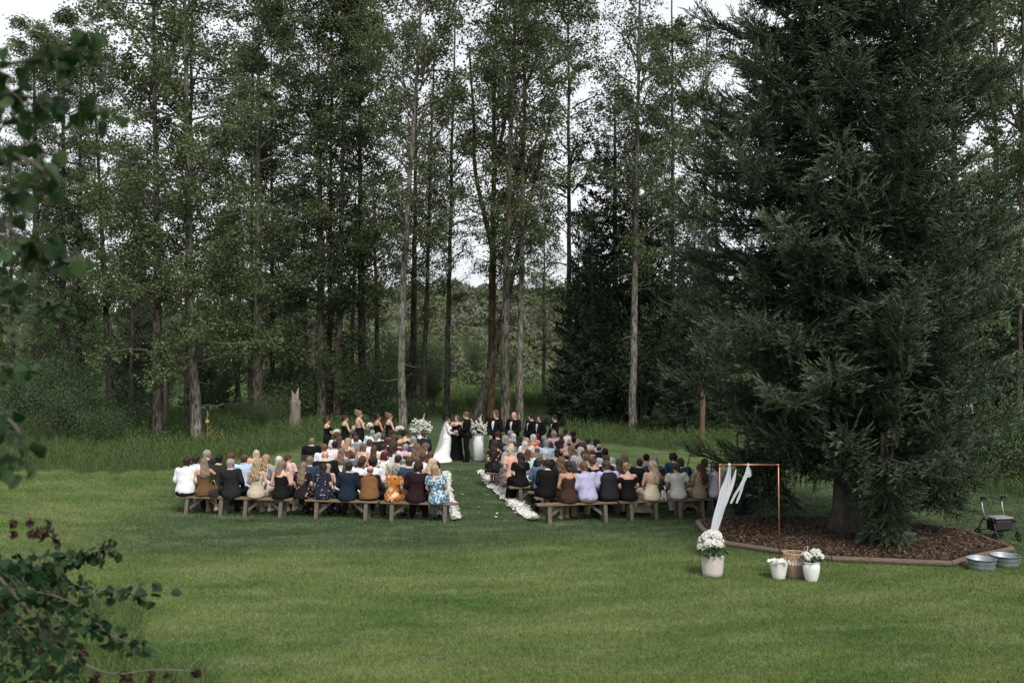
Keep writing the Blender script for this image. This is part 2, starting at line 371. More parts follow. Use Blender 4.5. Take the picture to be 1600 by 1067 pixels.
nb = N(t, 'ShaderNodeTexNoise'); nb.inputs['Scale'].default_value = 30; nb.inputs['Detail'].default_value = 5; t.links.new(geo.outputs['Position'], nb.inputs['Vector'])
bp = N(t, 'ShaderNodeBump'); bp.inputs['Strength'].default_value = 0.6; bp.inputs['Distance'].default_value = 0.04; t.links.new(nb.outputs[0], bp.inputs['Height']); t.links.new(bp.outputs[0], p.inputs['Normal'])
mb = MB(); mb.add(V, F); me = mb.mesh('ground', [gm])
for nm, val in (('lawn', lawn_mask), ('lush', dark_turf_v), ('meadow', ss(64, 74, V[:, 1])), ('slope', ss(98, 112, V[:, 1]))):  # 'lush' holds the weight of the darker green patch
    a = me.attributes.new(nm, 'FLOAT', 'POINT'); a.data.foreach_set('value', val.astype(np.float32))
ground = link('ground', me, kind='structure')

# ------------------------------------------------------------------ lawn blades (nobody could count them)
lm = bpy.data.materials.new('lawn_blades'); lm.use_nodes = True; t = lm.node_tree; p = t.nodes['Principled BSDF']
p.inputs['Roughness'].default_value = 0.6; p.inputs['Specular IOR Level'].default_value = 0.25
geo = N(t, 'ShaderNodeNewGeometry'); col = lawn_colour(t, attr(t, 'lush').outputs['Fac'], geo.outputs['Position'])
rpb = N(t, 'ShaderNodeValToRGB'); e = rpb.color_ramp.elements; e[0].color = (0.65, 0.72, 0.6, 1); e[1].color = (1.55, 1.45, 1.45, 1); e[0].position = 0; e[1].position = 1
t.links.new(attr(t, 'tint').outputs['Fac'], rpb.inputs[0])
mm = N(t, 'ShaderNodeMix', data_type='RGBA', blend_type='MULTIPLY'); mm.inputs[0].default_value = 1; t.links.new(col, mm.inputs[6]); t.links.new(rpb.outputs[0], mm.inputs[7])
t.links.new(mm.outputs[2], p.inputs['Base Color'])
def bladeset(P, H, W, r, bend=0.5, seg=1):
    """grass blades: triangle (seg 1) or bent quad+triangle (seg 2)"""
    n = len(P); a = r.uniform(0, 2 * math.pi, n); X = np.stack([np.cos(a), np.sin(a), np.zeros(n)], -1)
    b = r.uniform(0, 2 * math.pi, n); Bd = np.stack([np.cos(b), np.sin(b), np.zeros(n)], -1) * (r.uniform(0.15, 1, n) * bend * H)[:, None]
    up = np.array([0, 0, 1.0])
    if seg == 1:
        V = np.stack([P - X * W[:, None] / 2, P + X * W[:, None] / 2, P + Bd + up * H[:, None]], 1).reshape(-1, 3)
        return V, (np.arange(n)[:, None] * 3 + np.arange(3)[None]).reshape(-1, 3)
    M = P + Bd * 0.28 + up * (H * 0.58)[:, None]; T = P + Bd + up * H[:, None]
    V = np.stack([P - X * W[:, None] / 2, P + X * W[:, None] / 2, M + X * W[:, None] * 0.4, M - X * W[:, None] * 0.4, T], 1).reshape(-1, 3)
    f = np.array([[0, 1, 2], [0, 2, 3], [3, 2, 4]])
    return V, (np.arange(n)[:, None, None] * 5 + f).reshape(-1, 3)
r = np.random.default_rng(3)
n = 560000
D = 10.8 * (32.0 / 10.8) ** (r.uniform(0, 1, n) ** 1.25)
X = r.uniform(-0.56, 0.56, n) * D
# the mulch bed keeps free of grass
BED = np.array([(1090, 819), (1099, 831), (1135, 853), (1221, 866), (1299, 877.5), (1487, 885.5), (1519, 875), (1582, 862), (1510, 834), (1442, 825), (1341, 813), (1170, 812)], float)
BEDW = np.array([GP(a, b)[:2] for a, b in BED])
def inpoly(x, y, Q):
    c = np.zeros(len(x), bool); j = len(Q) - 1
    for i in range(len(Q)):
        hit = ((Q[i, 1] > y) != (Q[j, 1] > y)) & (x < (Q[j, 0] - Q[i, 0]) * (y - Q[i, 1]) / (Q[j, 1] - Q[i, 1] + 1e-12) + Q[i, 0])
        c ^= hit; j = i
    return c
keep = (verge(X, D) < 0) & ~inpoly(X, D, BEDW)
X, D = X[keep], D[keep]; n = len(X)
P = np.stack([X, D, np.full(n, -0.005)], -1)
sc = (D / 14.0) ** 0.75
Vb, Fb = bladeset(P, r.uniform(0.025, 0.062, n) * np.sqrt(sc), r.uniform(0.005, 0.010, n) * sc, r, 0.9)
mb = MB(); mb.add(Vb, Fb, tint=r.uniform(0, 1, n) ** 1.3); me = mb.mesh('lawn_grass', [lm], smooth=False)
a = me.attributes.new('lush', 'FLOAT', 'POINT'); a.data.foreach_set('value', np.repeat(lush(X, D), 3).astype(np.float32))  # 'lush' holds the weight of the darker green patch
link('lawn_grass', me, kind='stuff')['label'] = 'short mown grass blades covering the lawn'

# ------------------------------------------------------------------ unmown grass under the trees
vg = leafmat('tall_grass', (0.040, 0.074, 0.022), (0.135, 0.198, 0.066), 0.3, 0.0, 0.2)
vg2 = leafmat('grass_seed', (0.09, 0.085, 0.04), (0.16, 0.14, 0.075), 0.2, 0.0, 0.1)
def tallgrass(name, n, D0, D1, pxr, Hm, r, cond=lambda x, y: verge(x, y) > 0.0, label='', seeds=0.03, wmul=1.0, bend=0.65):
    D = D0 * (D1 / D0) ** r.uniform(0, 1, n); px = r.uniform(*pxr, n); X = gx(px, D)
    k = cond(X, D); X, D = X[k], D[k]; n = len(X)
    clump = 0.5 + 0.5 * np.sin(X * 1.7 + 1.3 * np.sin(D * 0.9)) * np.sin(D * 1.1 + X * 0.6)
    H = Hm * (0.45 + 0.55 * r.uniform(0, 1, n)) * (0.7 + 0.5 * clump)
    P = np.stack([X, D, gh(X, D) - 0.02], -1)
    W = r.uniform(0.012, 0.026, n) * wmul * (D / 35.0)
    V, F = bladeset(P, H, W, r, bend, 2)
    tint = np.repeat(np.clip(r.beta(1.6, 2.4, n) * 0.75 + 0.3 * clump * r.uniform(0, 1, n), 0, 1), 3)
    m = np.repeat((r.uniform(0, 1, n) < seeds).astype(int), 3)
    mb = MB(); mb.add(V, F, m, tint); o = link(name, mb.mesh(name, [vg, vg2], False), kind='stuff'); o['label'] = label; return o
r = np.random.default_rng(5)
tallgrass('tall_grass', 105000, 26.0, 62.0, (-160, 1780), 0.66, r, label='unmown tall grass along the edge of the wood')
tallgrass('corner_grass', 11000, 8.0, 16.5, (-160, 345), 0.46, r,
          cond=lambda x, y: (y < 11.2 + 4.6 * np.clip((-3.3 - x) / 2.9, 0, 1) ** 1.1 + 0.35 * np.sin(x * 3)) & (x > -9), label='long rank grass in the near corner of the lawn', seeds=0.05, wmul=1.3, bend=1.25)
tallgrass('meadow_grass', 26000, 62.0, 100.0, (560, 1000), 1.0, r, cond=lambda x, y: np.sin(x * 0.35 + y * 0.2) > -0.4, label='rough meadow grass beyond the trees', wmul=1.3)

# broad-leaved weeds mixed into the unmown grass
weed = leafmat('weed_leaf', (0.032, 0.066, 0.020), (0.110, 0.165, 0.055), 0.3, 0.0, 0.25)
r = np.random.default_rng(6); n = 110000; D = 26 * (60 / 26) ** (r.uniform(0, 1, n) ** 1.35); px = r.uniform(-160, 1780, n); X = gx(px, D); v = verge(X, D); k = (v > 0.05) & (np.sin(X * 0.9 + 2 * np.sin(D * 0.5)) + np.sin(D * 1.3 + X * 0.4) > -0.35 - 0.8 * (v < 1.5)); X, D = X[k], D[k]; n = len(X)
P = np.stack([X, D, gh(X, D) + r.beta(2, 1.6, n) * (0.58 + 0.22 * np.sin(X * 0.8 + 1.5 * np.sin(D * 0.7)))], -1); V, F = leaf_quads(P, norm(rand_unit(n, r) + [0, -0.1, 0.8]), r.uniform(0.05, 0.12, n) * (D / 38), r, 0.55)
mb = MB(); mb.add(V, F, 0, np.repeat(r.beta(1.6, 2, n), 2)); link('undergrowth', mb.mesh('undergrowth', [weed], False), kind='stuff')['label'] = 'leafy weeds mixed into the tall grass'
# ================================================================== TREES
bark = barkmat('bark'); twig = mat('twig', (0.085, 0.075, 0.064), 0.9, 0.3, 20)
poplar = leafmat('poplar_leaf', (0.042, 0.072, 0.025), (0.132, 0.174, 0.074), 0.38, 0.16, 0.45)
poplar_b = leafmat('poplar_leaf_yellowish', (0.050, 0.076, 0.027), (0.150, 0.176, 0.080), 0.38, 0.16, 0.45)
shrubleaf = leafmat('shrub_leaf', (0.029, 0.057, 0.021), (0.095, 0.142, 0.060), 0.32, 0.15, 0.4)
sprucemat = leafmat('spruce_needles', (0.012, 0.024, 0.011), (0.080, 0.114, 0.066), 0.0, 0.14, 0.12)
spruced = leafmat('dark_spruce_needles', (0.007, 0.014, 0.007), (0.048, 0.070, 0.040), 0.0, 0.14, 0.12)

def poplar_crown(seed, H, zb, Rm, nbr, nleaf, upsweep=0.8, lsize=0.115, low=0.0, mat_=None, tiers=1.0):
    """limbs and leaves of one poplar, root at the origin; returns the crown mesh"""
    r = np.random.default_rng(seed); mb = MB(); cents = []; wts = []
    z0s = np.sort(zb + (H - zb - 1.0) * r.uniform(0, 1, nbr) ** 0.9)
    lean_a = r.uniform(0, 6.28)
    for i, z0 in enumerate(z0s):
        f = (z0 - zb) / (H - zb); prof = (0.45 + 0.75 * math.sin(math.pi * min(1, f * 0.9 + 0.12))) * (1 if f < 0.75 else (1 - f) / 0.25 * 0.8 + 0.2)
        L = Rm * prof * r.uniform(0.6, 1.25); az = i * 2.4 + r.normal() * 0.5; el = upsweep * r.uniform(0.5, 1.3)
        d = np.array([math.cos(az) * math.cos(el), math.sin(az) * math.cos(el), math.sin(el)]); n = 7
        pts = [np.array([0, 0, z0]) + 0.16 * np.array([math.cos(az), math.sin(az), 0])]
        for k in range(n - 1):
            d = d + r.normal(size=3) * 0.16 + np.array([0, 0, -0.05 + 0.02 * k]); d /= np.linalg.norm(d); pts.append(pts[-1] + d * L / (n - 1))
        pts = np.array(pts); r0 = 0.012 + 0.013 * L
        mb.many(tube(pts, np.linspace(r0, 0.008, n), 5, False), 1)
        for k in range(2, n):
            for q in range(2 if k < n - 1 else 3):
                d2 = norm(np.array(pts[k] - pts[k - 1]) / np.linalg.norm(pts[k] - pts[k - 1]) * 0.5 + rand_unit(1, r)[0] * np.array([1, 1, 0.7])); l2 = (0.35 + 0.3 * L * r.uniform(0.3, 1)) * 0.75
                e = pts[k] + d2 * l2 + np.array([0, 0, -0.08])
                mb.many(tube(np.array([pts[k], (pts[k] + e) / 2 + [0, 0, 0.04], e]), [0.010, 0.006, 0.003], 3, False), 1)
                for s in (0.4, 0.75, 1.0):
                    cents.append(pts[k] * (1 - s) + e * s); wts.append(0.6 + s)
    for z in np.arange(max(1.2, zb - low), zb, 0.42) if low > 0 else []:      # leafy shoots low on the trunk
        for q in range(r.integers(0, 3)):
            az = r.uniform(0, 6.28); l = r.uniform(0.3, 1.3)
            e = np.array([math.cos(az) * l, math.sin(az) * l, z + r.uniform(-0.2, 0.35)])
            mb.many(tube(np.array([[0, 0, z - 0.1], e]), [0.008, 0.003], 3, False), 1)
            for s in (0.5, 0.8, 1.0): cents.append(np.array([0, 0, z - 0.1]) * (1 - s) + e * s); wts.append(0.8)
    cents = np.array(cents); wts = np.array(wts); wts = wts * r.uniform(0.2, 1.25, len(wts)) ** 1.5 * (r.uniform(0, 1, len(wts)) < 0.58)
    vis = np.where(cents[:, 2] > 24, 0.45, 1.0); wts = wts * vis; wts /= wts.sum()
    ci = r.choice(len(cents), nleaf, p=wts); sg = r.uniform(0.12, 0.27, len(cents))[ci]
    P = cents[ci] + r.normal(size=(nleaf, 3)) * sg[:, None] * np.array([1, 1, 0.72])
    out = norm(P - cents[ci]); Nn = norm(rand_unit(nleaf, r) * 0.8 + out * 0.45 + np.array([0, 0, 0.55]))
    S = lsize * r.uniform(0.65, 1.25, nleaf)
    tint = np.clip(0.42 + 0.25 * r.normal(size=len(cents))[ci] * 0.6 + 0.16 * r.normal(size=nleaf), 0, 1)
    V, F = leaf_quads(P, Nn, S, r); mb.add(V, F, 0, np.repeat(tint, 2))
    return mb.mesh('crown', [mat_ or poplar, twig], False)

def trunk_mesh(seed, path, r0, r1, sides=12, n=26, forks=()):
    r = np.random.default_rng(seed); P = catmull(path, n); f = np.linspace(0, 1, n); rad = r0 * (1 - f) ** 0.8 + r1 * f + r0 * 0.45 * np.exp(-np.maximum(P[:, 2], 0) / 0.35)
    P[1:-1, :2] += r.normal(size=(n - 2, 2)) * 0.018
    mb = MB(); V, fs = tube(P, rad, sides, True)
    k = n * sides; ax = np.repeat(P, sides, 0); fur = 1 + 0.07 * np.sin(np.tile(np.arange(sides), n) * 2.9 + np.repeat(r.normal(size=n).cumsum() * 0.35, sides)) + r.normal(size=k) * 0.035
    V[:k] = ax + (V[:k] - ax) * fur[:, None]; mb.many((V, fs), 0)
    for (fp, a, b) in forks: mb.many(tube(catmull(fp, 16), np.linspace(a, b, 16), 9, True), 0)
    for q in range(9):                         # dead snags and knots
        i = r.integers(int(n * 0.15), int(n * 0.7)); az = r.uniform(0, 6.28); l = r.uniform(0.25, 1.1)
        b = P[i] + np.array([math.cos(az), math.sin(az), 0]) * rad[i] * 0.8; d = np.array([math.cos(az), math.sin(az), r.uniform(-0.3, 0.4)])
        mb.many(tube(np.array([b, b + d * l * 0.5 + [0, 0, -0.03], b + d * l + [0, 0, r.uniform(-0.2, 0.15)]]), [0.028, 0.016, 0.006], 5), 0)
    return mb.mesh('trunk', [bark])

CR = [  # crown variants
    poplar_crown(11, 25, 2.6, 2.9, 84, 29000, 0.45, 0.14, low=1.4),
    poplar_crown(12, 26, 3.6, 2.9, 80, 27000, 0.55, 0.14, low=2.2),
    poplar_crown(13, 24, 7.0, 2.5, 60, 20000, 0.9, 0.135, mat_=poplar_b),
    poplar_crown(14, 26, 8.0, 2.7, 58, 20000, 1.0, 0.135, low=1.0, mat_=poplar_b),
    poplar_crown(15, 24, 5.0, 2.3, 60, 18000, 0.7, 0.135, low=3.0),
    poplar_crown(16, 21, 1.8, 2.5, 62, 23000, 0.6, 0.135, low=0.8),
    poplar_crown(17, 23, 7.5, 2.3, 44, 11500, 0.95, 0.13, mat_=poplar_b),
]
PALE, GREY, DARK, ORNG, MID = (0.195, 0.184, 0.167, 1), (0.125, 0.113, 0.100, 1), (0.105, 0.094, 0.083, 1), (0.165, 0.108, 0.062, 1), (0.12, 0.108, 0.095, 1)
def poplar_tree(px, D, wpx, col, cv, label, top=None, H=22, cz=None, group=None, forks=(), rz=None, cs=1.0, bend=0.0, D2=0.0, name='poplar_tree'):
    """px, D: foot; top: pixel x of the trunk where it leaves the frame"""
    x = gx(px, D); z0 = float(gh(x, D)); r0 = max(0.07, wpx / FPX * D / 2)
    zt = CAM_H + HOR / FPX * D
    dx = 0 if top is None else (gx(top, D) - x) * H / zt
    t = thing(name, label, 'tree', (x, D, z0 - 0.05), 0, group)
    path = [(0, 0, 0), (dx * 0.22 + bend, D2 * 0.2, H * 0.25), (dx * 0.52 + bend * 0.6, D2 * 0.5, H * 0.55), (dx, D2, H)]
    seed = int(px * 7 + D * 13) % 100000
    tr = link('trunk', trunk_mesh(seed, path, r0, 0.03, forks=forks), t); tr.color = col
    c = link('crown', CR[cv], t); c.rotation_euler = (math.atan2(0, H), math.atan2(dx, H), (seed % 628) / 100 if rz is None else rz)
    c.rotation_euler = (Matrix.Rotation(math.atan2(dx, H), 3, 'Y') @ Matrix.Rotation((seed % 628) / 100 if rz is None else rz, 3, 'Z')).to_euler()
    c.scale = (cs, cs, cs if cz is None else cz)
    return t
T = poplar_tree
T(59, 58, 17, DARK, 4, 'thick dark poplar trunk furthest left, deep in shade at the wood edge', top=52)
T(104, 60, 15, DARK, 0, 'thick dark poplar leaning together with a twin trunk beside the shrub thicket', top=98, bend=-0.2)
T(121, 61, 12, DARK, 6, 'slimmer dark twin trunk touching the thick poplar beside the shrub thicket', top=128, cs=0.8)
T(172, 62, 11, DARK, 4, 'thin dark poplar leaning left with bare lower trunk behind the shrub thicket', top=140)
T(247, 41, 16, GREY, 1, 'straight grey poplar standing in tall grass left of the pale furrowed trunk', top=240)
T(293, 46, 13, DARK, 4, 'dark poplar trunk half hidden right behind the pale furrowed trunk', top=300)
T(308, 41, 17, PALE, 0, 'pale furrowed poplar in tall grass behind the seated man in a white shirt', top=289, bend=-0.15)
T(402, 50, 17, GREY, 1, 'thick grey brown poplar with a broken side branch behind the left guests', top=404)
T(391, 55, 9, DARK, 5, 'narrow dark trunk just left behind the thick grey brown poplar', top=396)
T(425, 57, 9, DARK, 4, 'slender dark poplar standing alone in grass left of the broken stump', top=424)
T(502, 52, 15, MID, 0, 'left trunk of the close trio of poplars behind the first bridesmaid', top=497)
T(514, 53.5, 10, ORNG, 6, 'reddish middle trunk of the close trio of poplars behind the bridesmaids', top=519)
T(527, 52, 13, MID, 2, 'right trunk of the close trio of poplars behind the bridesmaids', top=540, forks=[([(0.1, 0, 5.2), (0.6, 0, 7.2), (1.6, 0.2, 10), (2.3, 0.2, 13)], 0.11, 0.03)])
T(566, 54, 15, DARK, 1, 'dark poplar trunk directly behind the tallest bridesmaid', top=560)
T(629, 45, 14, PALE, 2, 'pale smooth poplar leaning right beside the last bridesmaid and the left flowers', top=660, bend=-0.25)
T(645, 57, 12, DARK, 6, 'dark straight poplar close behind the pale leaning poplar', top=652)
T(661, 55, 9, MID, 6, 'thin brownish poplar leaning right between the pale poplar and the bride', top=682, cs=0.66)
T(698, 54, 10, MID, 6, 'slim poplar rising straight above the veil of the bride', top=712, cs=0.8)
T(743, 49, 15, DARK, 6, 'dark trunk slanting strongly to the right behind the groom', top=905, H=17, cs=0.62, bend=0.2)
T(767, 50, 16, ORNG, 6, 'orange brown poplar with forked upper trunk behind the right flowers', top=775, rz=0.4, cs=0.92,
  forks=[([(0.05, 0, 8.9), (-0.35, 0, 10.6), (-0.8, 0, 12.8), (-0.85, 0.1, 15), (-1.1, 0.2, 19)], 0.15, 0.05), ([(0.1, 0, 12.5), (0.75, 0, 15.5), (1.2, 0, 19)], 0.12, 0.04)])
T(789, 46, 15, GREY, 2, 'rough grey poplar behind the groomsman with brown hair', top=806, bend=-0.1)
T(811, 47, 12, PALE, 3, 'paler twin poplar right beside the rough grey one, behind the bald groomsman', top=822)
T(890, 51, 10, DARK, 4, 'dark narrow poplar in the wood edge right of the groomsmen', top=888)
T(988, 46, 13, PALE, 6, 'tall pale poplar with clean straight trunk before the dark spruces', top=1000)
T(1052, 50, 10, DARK, 5, 'dark thin poplar between the clean pale trunk and the big spruce', top=1050)
T(1101, 57, 9, PALE, 6, 'thin pale birch like tree with loose crown left above the big spruce', top=1104)
T(1498, 37, 15, GREY, 1, 'grey poplar standing behind the big spruce above the white box', top=1488)
T(1556, 42, 9, PALE, 2, 'thin pale tree behind the right side of the big spruce', top=1555)
T(1592, 36, 9, MID, 4, 'leafy poplar sapling at the far right edge of the clearing', top=1600)
# fillers deeper in the wood
r = np.random.default_rng(21); k = 0
fill = [(-60, 50), (-20, 64), (20, 52), (85, 72), (205, 57), (222, 74), (345, 62), (372, 70), (455, 60), (478, 68), (548, 66), (592, 66), (850, 66), (925, 62), (1010, 64), (1120, 54), (1190, 60), (1270, 62), (1405, 55), (1470, 60), (1525, 54), (1620, 45), (1660, 38), (1700, 52)]
LM = [(59, 'thick trunk furthest left'), (112, 'twin trunks beside the thicket'), (172, 'thin bare trunk'), (247, 'straight grey poplar'), (308, 'pale furrowed poplar'), (402, 'thick grey brown poplar'), (514, 'close trio of poplars'), (566, 'trunk behind the tallest bridesmaid'), (629, 'pale leaning poplar'), (698, 'slim poplar above the bride'), (767, 'orange brown forked poplar'), (811, 'paler twin poplar'), (890, 'dark narrow poplar by the groomsmen'), (988, 'clean pale trunk'), (1052, 'dark thin poplar'), (1320, 'big spruce trunk'), (1498, 'grey poplar above the white box')]
USEDW = {}
def where(kind, px):
    m = min(LM, key=lambda q: abs(q[0] - px)); sd = 'left' if px < m[0] else 'right'; k = (kind, m[0], sd); USEDW[k] = USEDW.get(k, 0) + 1
    return '%s %s of the %s' % (['just', 'next further', 'third further', 'fourth further', 'fifth further', 'sixth further', 'seventh further', 'eighth further', 'ninth further', 'tenth further'][USEDW[k] - 1], sd, m[1])
fill.sort(key=lambda q: min(abs(q[0] - m[0]) for m in LM))
for px, D in fill:
    side = 'left' if px < 640 else 'right'
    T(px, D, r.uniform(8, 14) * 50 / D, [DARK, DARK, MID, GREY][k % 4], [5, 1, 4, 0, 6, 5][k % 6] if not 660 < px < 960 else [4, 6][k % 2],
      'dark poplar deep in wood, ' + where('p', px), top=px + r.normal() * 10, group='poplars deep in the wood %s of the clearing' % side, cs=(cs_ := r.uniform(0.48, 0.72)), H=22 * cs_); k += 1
print('poplars done')

# ------------------------------------------------------------------ spruces
def bough(L, seed, dens=1.0, sr=0.0135, sl=0.130, inner=0.14, hang=1.0):
    """one spruce bough along +x: wood, side branchlets, hanging branchlets, needle shoots"""
    r = np.random.default_rng(seed); mb = MB(); up = np.array([0, 0, 1.0])
    n = 24; tt = np.linspace(0, 1, n)
    x = L * tt; y = L * 0.05 * np.sin(tt * 4 + r.uniform(0, 6)); z = L * (-0.19 * np.sin(np.pi * tt * 0.70) + 0.12 * tt ** 3.2)
    A = np.stack([x, y, z], -1)
    mb.many(tube(A, 0.010 + 0.010 * L * (1 - tt), 5), 1)
    at = lambda t: np.stack([np.interp(t, tt, A[:, i]) for i in range(3)], -1)
    Tg = norm(np.gradient(A, axis=0)); tg = lambda t: norm(np.stack([np.interp(t, tt, Tg[:, i]) for i in range(3)], -1))
    SB, SD, SL, SR, ST = [], [], [], [], []
    def brush(P0, P1, P2, end, w):
        """shoots along the bent twig P0-P1-P2"""
        l = np.linalg.norm(P1 - P0) + np.linalg.norm(P2 - P1); m = max(3, int(l / 0.029 * dens)); s = np.linspace(0.12, 1, m)[:, None]
        Q = (1 - s) ** 2 * P0 + 2 * s * (1 - s) * P1 + s * s * P2; d = norm(2 * (1 - s) * (P1 - P0) + 2 * s * (P2 - P1))
        side = np.where(np.arange(m) % 2 == 0, 1.0, -1.0)[:, None]; b = norm(np.cross(d, up) + 1e-6)
        D = d * 0.85 + b * side * 0.62 + up * r.normal(0.12 + 0.42 * max(0, end - 0.35), 0.28, (m, 1)) + r.normal(size=(m, 3)) * 0.12
        SB.append(Q); SD.append(D); SL.append(sl * r.uniform(0.55, 1.25, m) * (1.05 - 0.35 * s[:, 0])); SR.append(np.full(m, sr) * r.uniform(0.8, 1.2, m))
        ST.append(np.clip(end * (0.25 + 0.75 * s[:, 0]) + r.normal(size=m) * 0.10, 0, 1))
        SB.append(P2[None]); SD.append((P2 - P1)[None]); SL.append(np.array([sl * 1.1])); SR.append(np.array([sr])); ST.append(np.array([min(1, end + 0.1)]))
        mb.many(tube(np.array([P0, (P0 + 2 * P1 + P2) / 4, P2]), [w, w * 0.7, w * 0.4], 3, False), 1)
    m = int(L * (1 - inner) / 0.075 * dens ** 0.5)
    for i in range(m):
        t = inner + (1 - inner) * (i + r.uniform(0, 0.6)) / m; t = min(t, 0.995); sgn = 1 if i % 2 else -1
        l2 = (0.14 + 0.30 * L * (1 - t) ** 0.75 * (0.4 + 0.6 * min(1, (t - inner) / 0.2))) * r.uniform(0.65, 1.15); l2 = min(l2, 0.95)
        a = R(r.uniform(38, 62)); T0 = tg(np.array([t]))[0]; B0 = norm(np.cross(up, T0)); P0 = at(np.array([t]))[0]
        d = T0 * math.cos(a) + B0 * sgn * math.sin(a) + up * r.normal(0.06, 0.24)
        P1 = P0 + d * l2 * 0.55 + up * -0.03 * l2; P2 = P0 + d * l2 + up * (l2 * (-0.22 + 0.36 * t ** 2) + r.normal() * 0.03)
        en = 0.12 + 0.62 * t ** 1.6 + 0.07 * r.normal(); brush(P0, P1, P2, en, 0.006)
        for q in range(max(1, int(l2 / 0.15 * dens ** 0.5))):        # tufts of side twigs in every direction
            s_ = r.uniform(0.25, 1.0); Q0 = (1 - s_) ** 2 * P0 + 2 * s_ * (1 - s_) * P1 + s_ * s_ * P2; b2 = norm(np.cross(d, up))
            d3 = norm(d * 0.75 + b2 * r.choice([-1, 1]) * r.uniform(0.2, 0.7) + up * r.normal(0.22 * t, 0.38)); l3 = r.uniform(0.12, 0.27)
            brush(Q0, Q0 + d3 * l3 * 0.5, Q0 + d3 * l3 + up * (0.05 * t - 0.02), en + 0.10 * s_, 0.004)
        if hang and r.uniform() < (0.75 - 0.55 * t) * hang:       # curtain of branchlets below
            hl = r.uniform(0.18, 0.55) * (0.6 + 0.4 * L / 3) * (1.15 - 0.5 * t); Q0 = P0 + d * l2 * r.uniform(0.1, 0.7)
            dd = np.array([r.normal() * 0.18, r.normal() * 0.18, -1.0]) + T0 * 0.25
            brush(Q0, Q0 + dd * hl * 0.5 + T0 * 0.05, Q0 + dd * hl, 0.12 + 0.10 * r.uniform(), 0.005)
    for q in range(3):                                 # leading tips
        P0 = A[-4 - q]; d = tg(np.array([0.98]))[0] + r.normal(size=3) * 0.22 + up * 0.25; l2 = r.uniform(0.22, 0.36)
        brush(P0, P0 + d * l2 * 0.5, P0 + d * l2 + up * 0.04, 0.85, 0.006)
    B, Dd, Ll, Rr, Tt = [np.concatenate(q) for q in (SB, SD, SL, SR, ST)]
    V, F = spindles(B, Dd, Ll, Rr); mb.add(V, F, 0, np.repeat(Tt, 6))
    return mb
sbark = mat('spruce_bark', (0.060, 0.050, 0.042), 0.95, 0.45, 9, 1.0, 22, (1, 1, 0.45))
stwig = mat('spruce_twig', (0.070, 0.055, 0.042), 0.95, 0.3, 12)
BG = {}
for L in (1.1, 1.9, 2.9, 3.9):
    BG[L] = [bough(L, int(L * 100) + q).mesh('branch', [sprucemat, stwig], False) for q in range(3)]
sx, sy, _ = GP(1321, 836)
spruce = thing('spruce_tree', 'huge dark spruce with drooping boughs standing in the mulch bed', 'tree', (sx, sy, 0))
HS = 19.5
mb = MB(); n = 30; zz = np.linspace(-0.05, HS, n); P = np.stack([0.05 * np.sin(zz * 0.4), 0.04 * np.cos(zz * 0.5), zz], -1)
V, fs = tube(P, 0.245 * (1 - zz / HS) + 0.015 + 0.12 * np.exp(-zz / 0.25), 16)
V[:n * 16, :2] *= 1
mb.many((V, fs)); link('trunk', mb.mesh('trunk', [sbark]), spruce)
r = np.random.default_rng(44)
def SR_(z): return float(np.interp(z, [0, 1.2, 3, 5, 7, 9, 11.3, 15, 19.5], [2.6, 3.5, 3.85, 3.75, 3.35, 2.95, 2.5, 1.55, 0.1]))
def add_bough(z, az, Lw, pitch, roll=0.0):
    key = min(BG, key=lambda k: abs(k - Lw)); s = Lw / key
    o = link('branch', BG[key][int(r.integers(0, 3))], spruce)
    M = Matrix.Rotation(az, 4, 'Z') @ Matrix.Rotation(-pitch, 4, 'Y') @ Matrix.Rotation(roll, 4, 'X')
    o.matrix_local = Matrix.Translation((0.12 * math.cos(az), 0.12 * math.sin(az), z)) @ M @ Matrix.Diagonal((s, s, s, 1))
nb = 0; z = 1.95; wh = 0
while z < 12.4 and nb < 284:
    vis = z < 12.5
    nbr = 11; off = r.uniform(0, 6.28); lay = 1.0 + 0.16 * math.sin(wh * 1.9)
    for q in range(nbr):
        az = off + q * 2 * math.pi / nbr + r.normal() * 0.16; zq = z + r.normal() * 0.10
        Lw = SR_(zq) * lay * r.uniform(0.80, 1.16) * (1.0 if r.uniform() < 0.72 else 0.62)
        pitch = np.interp(z, [1.7, 3, 8, 13, 19], [-0.08, -0.05, -0.01, 0.12, 0.65]) + r.normal() * 0.05
        da = abs((az - R(222) + math.pi) % (2 * math.pi) - math.pi)
        if zq < 3.6 and da < R(48): Lw = min(Lw, 2.35 + 0.25 * max(0, zq - 2.6))
        if zq < 2.3: Lw *= 0.82
        if abs(az % (2 * math.pi) - math.pi) < 0.55 and zq < 4.2: Lw *= 1.0
        if abs((az + 0.1 + math.pi) % (2 * math.pi) - math.pi) < 0.6 and 2.7 < zq < 4.6: Lw = min(Lw, 2.5)
        Lw = min(Lw, 3.75)
        if nb < 284: add_bough(zq, az, max(0.7, Lw), pitch, r.normal() * 0.15); nb += 1
    z += 0.435; wh += 1
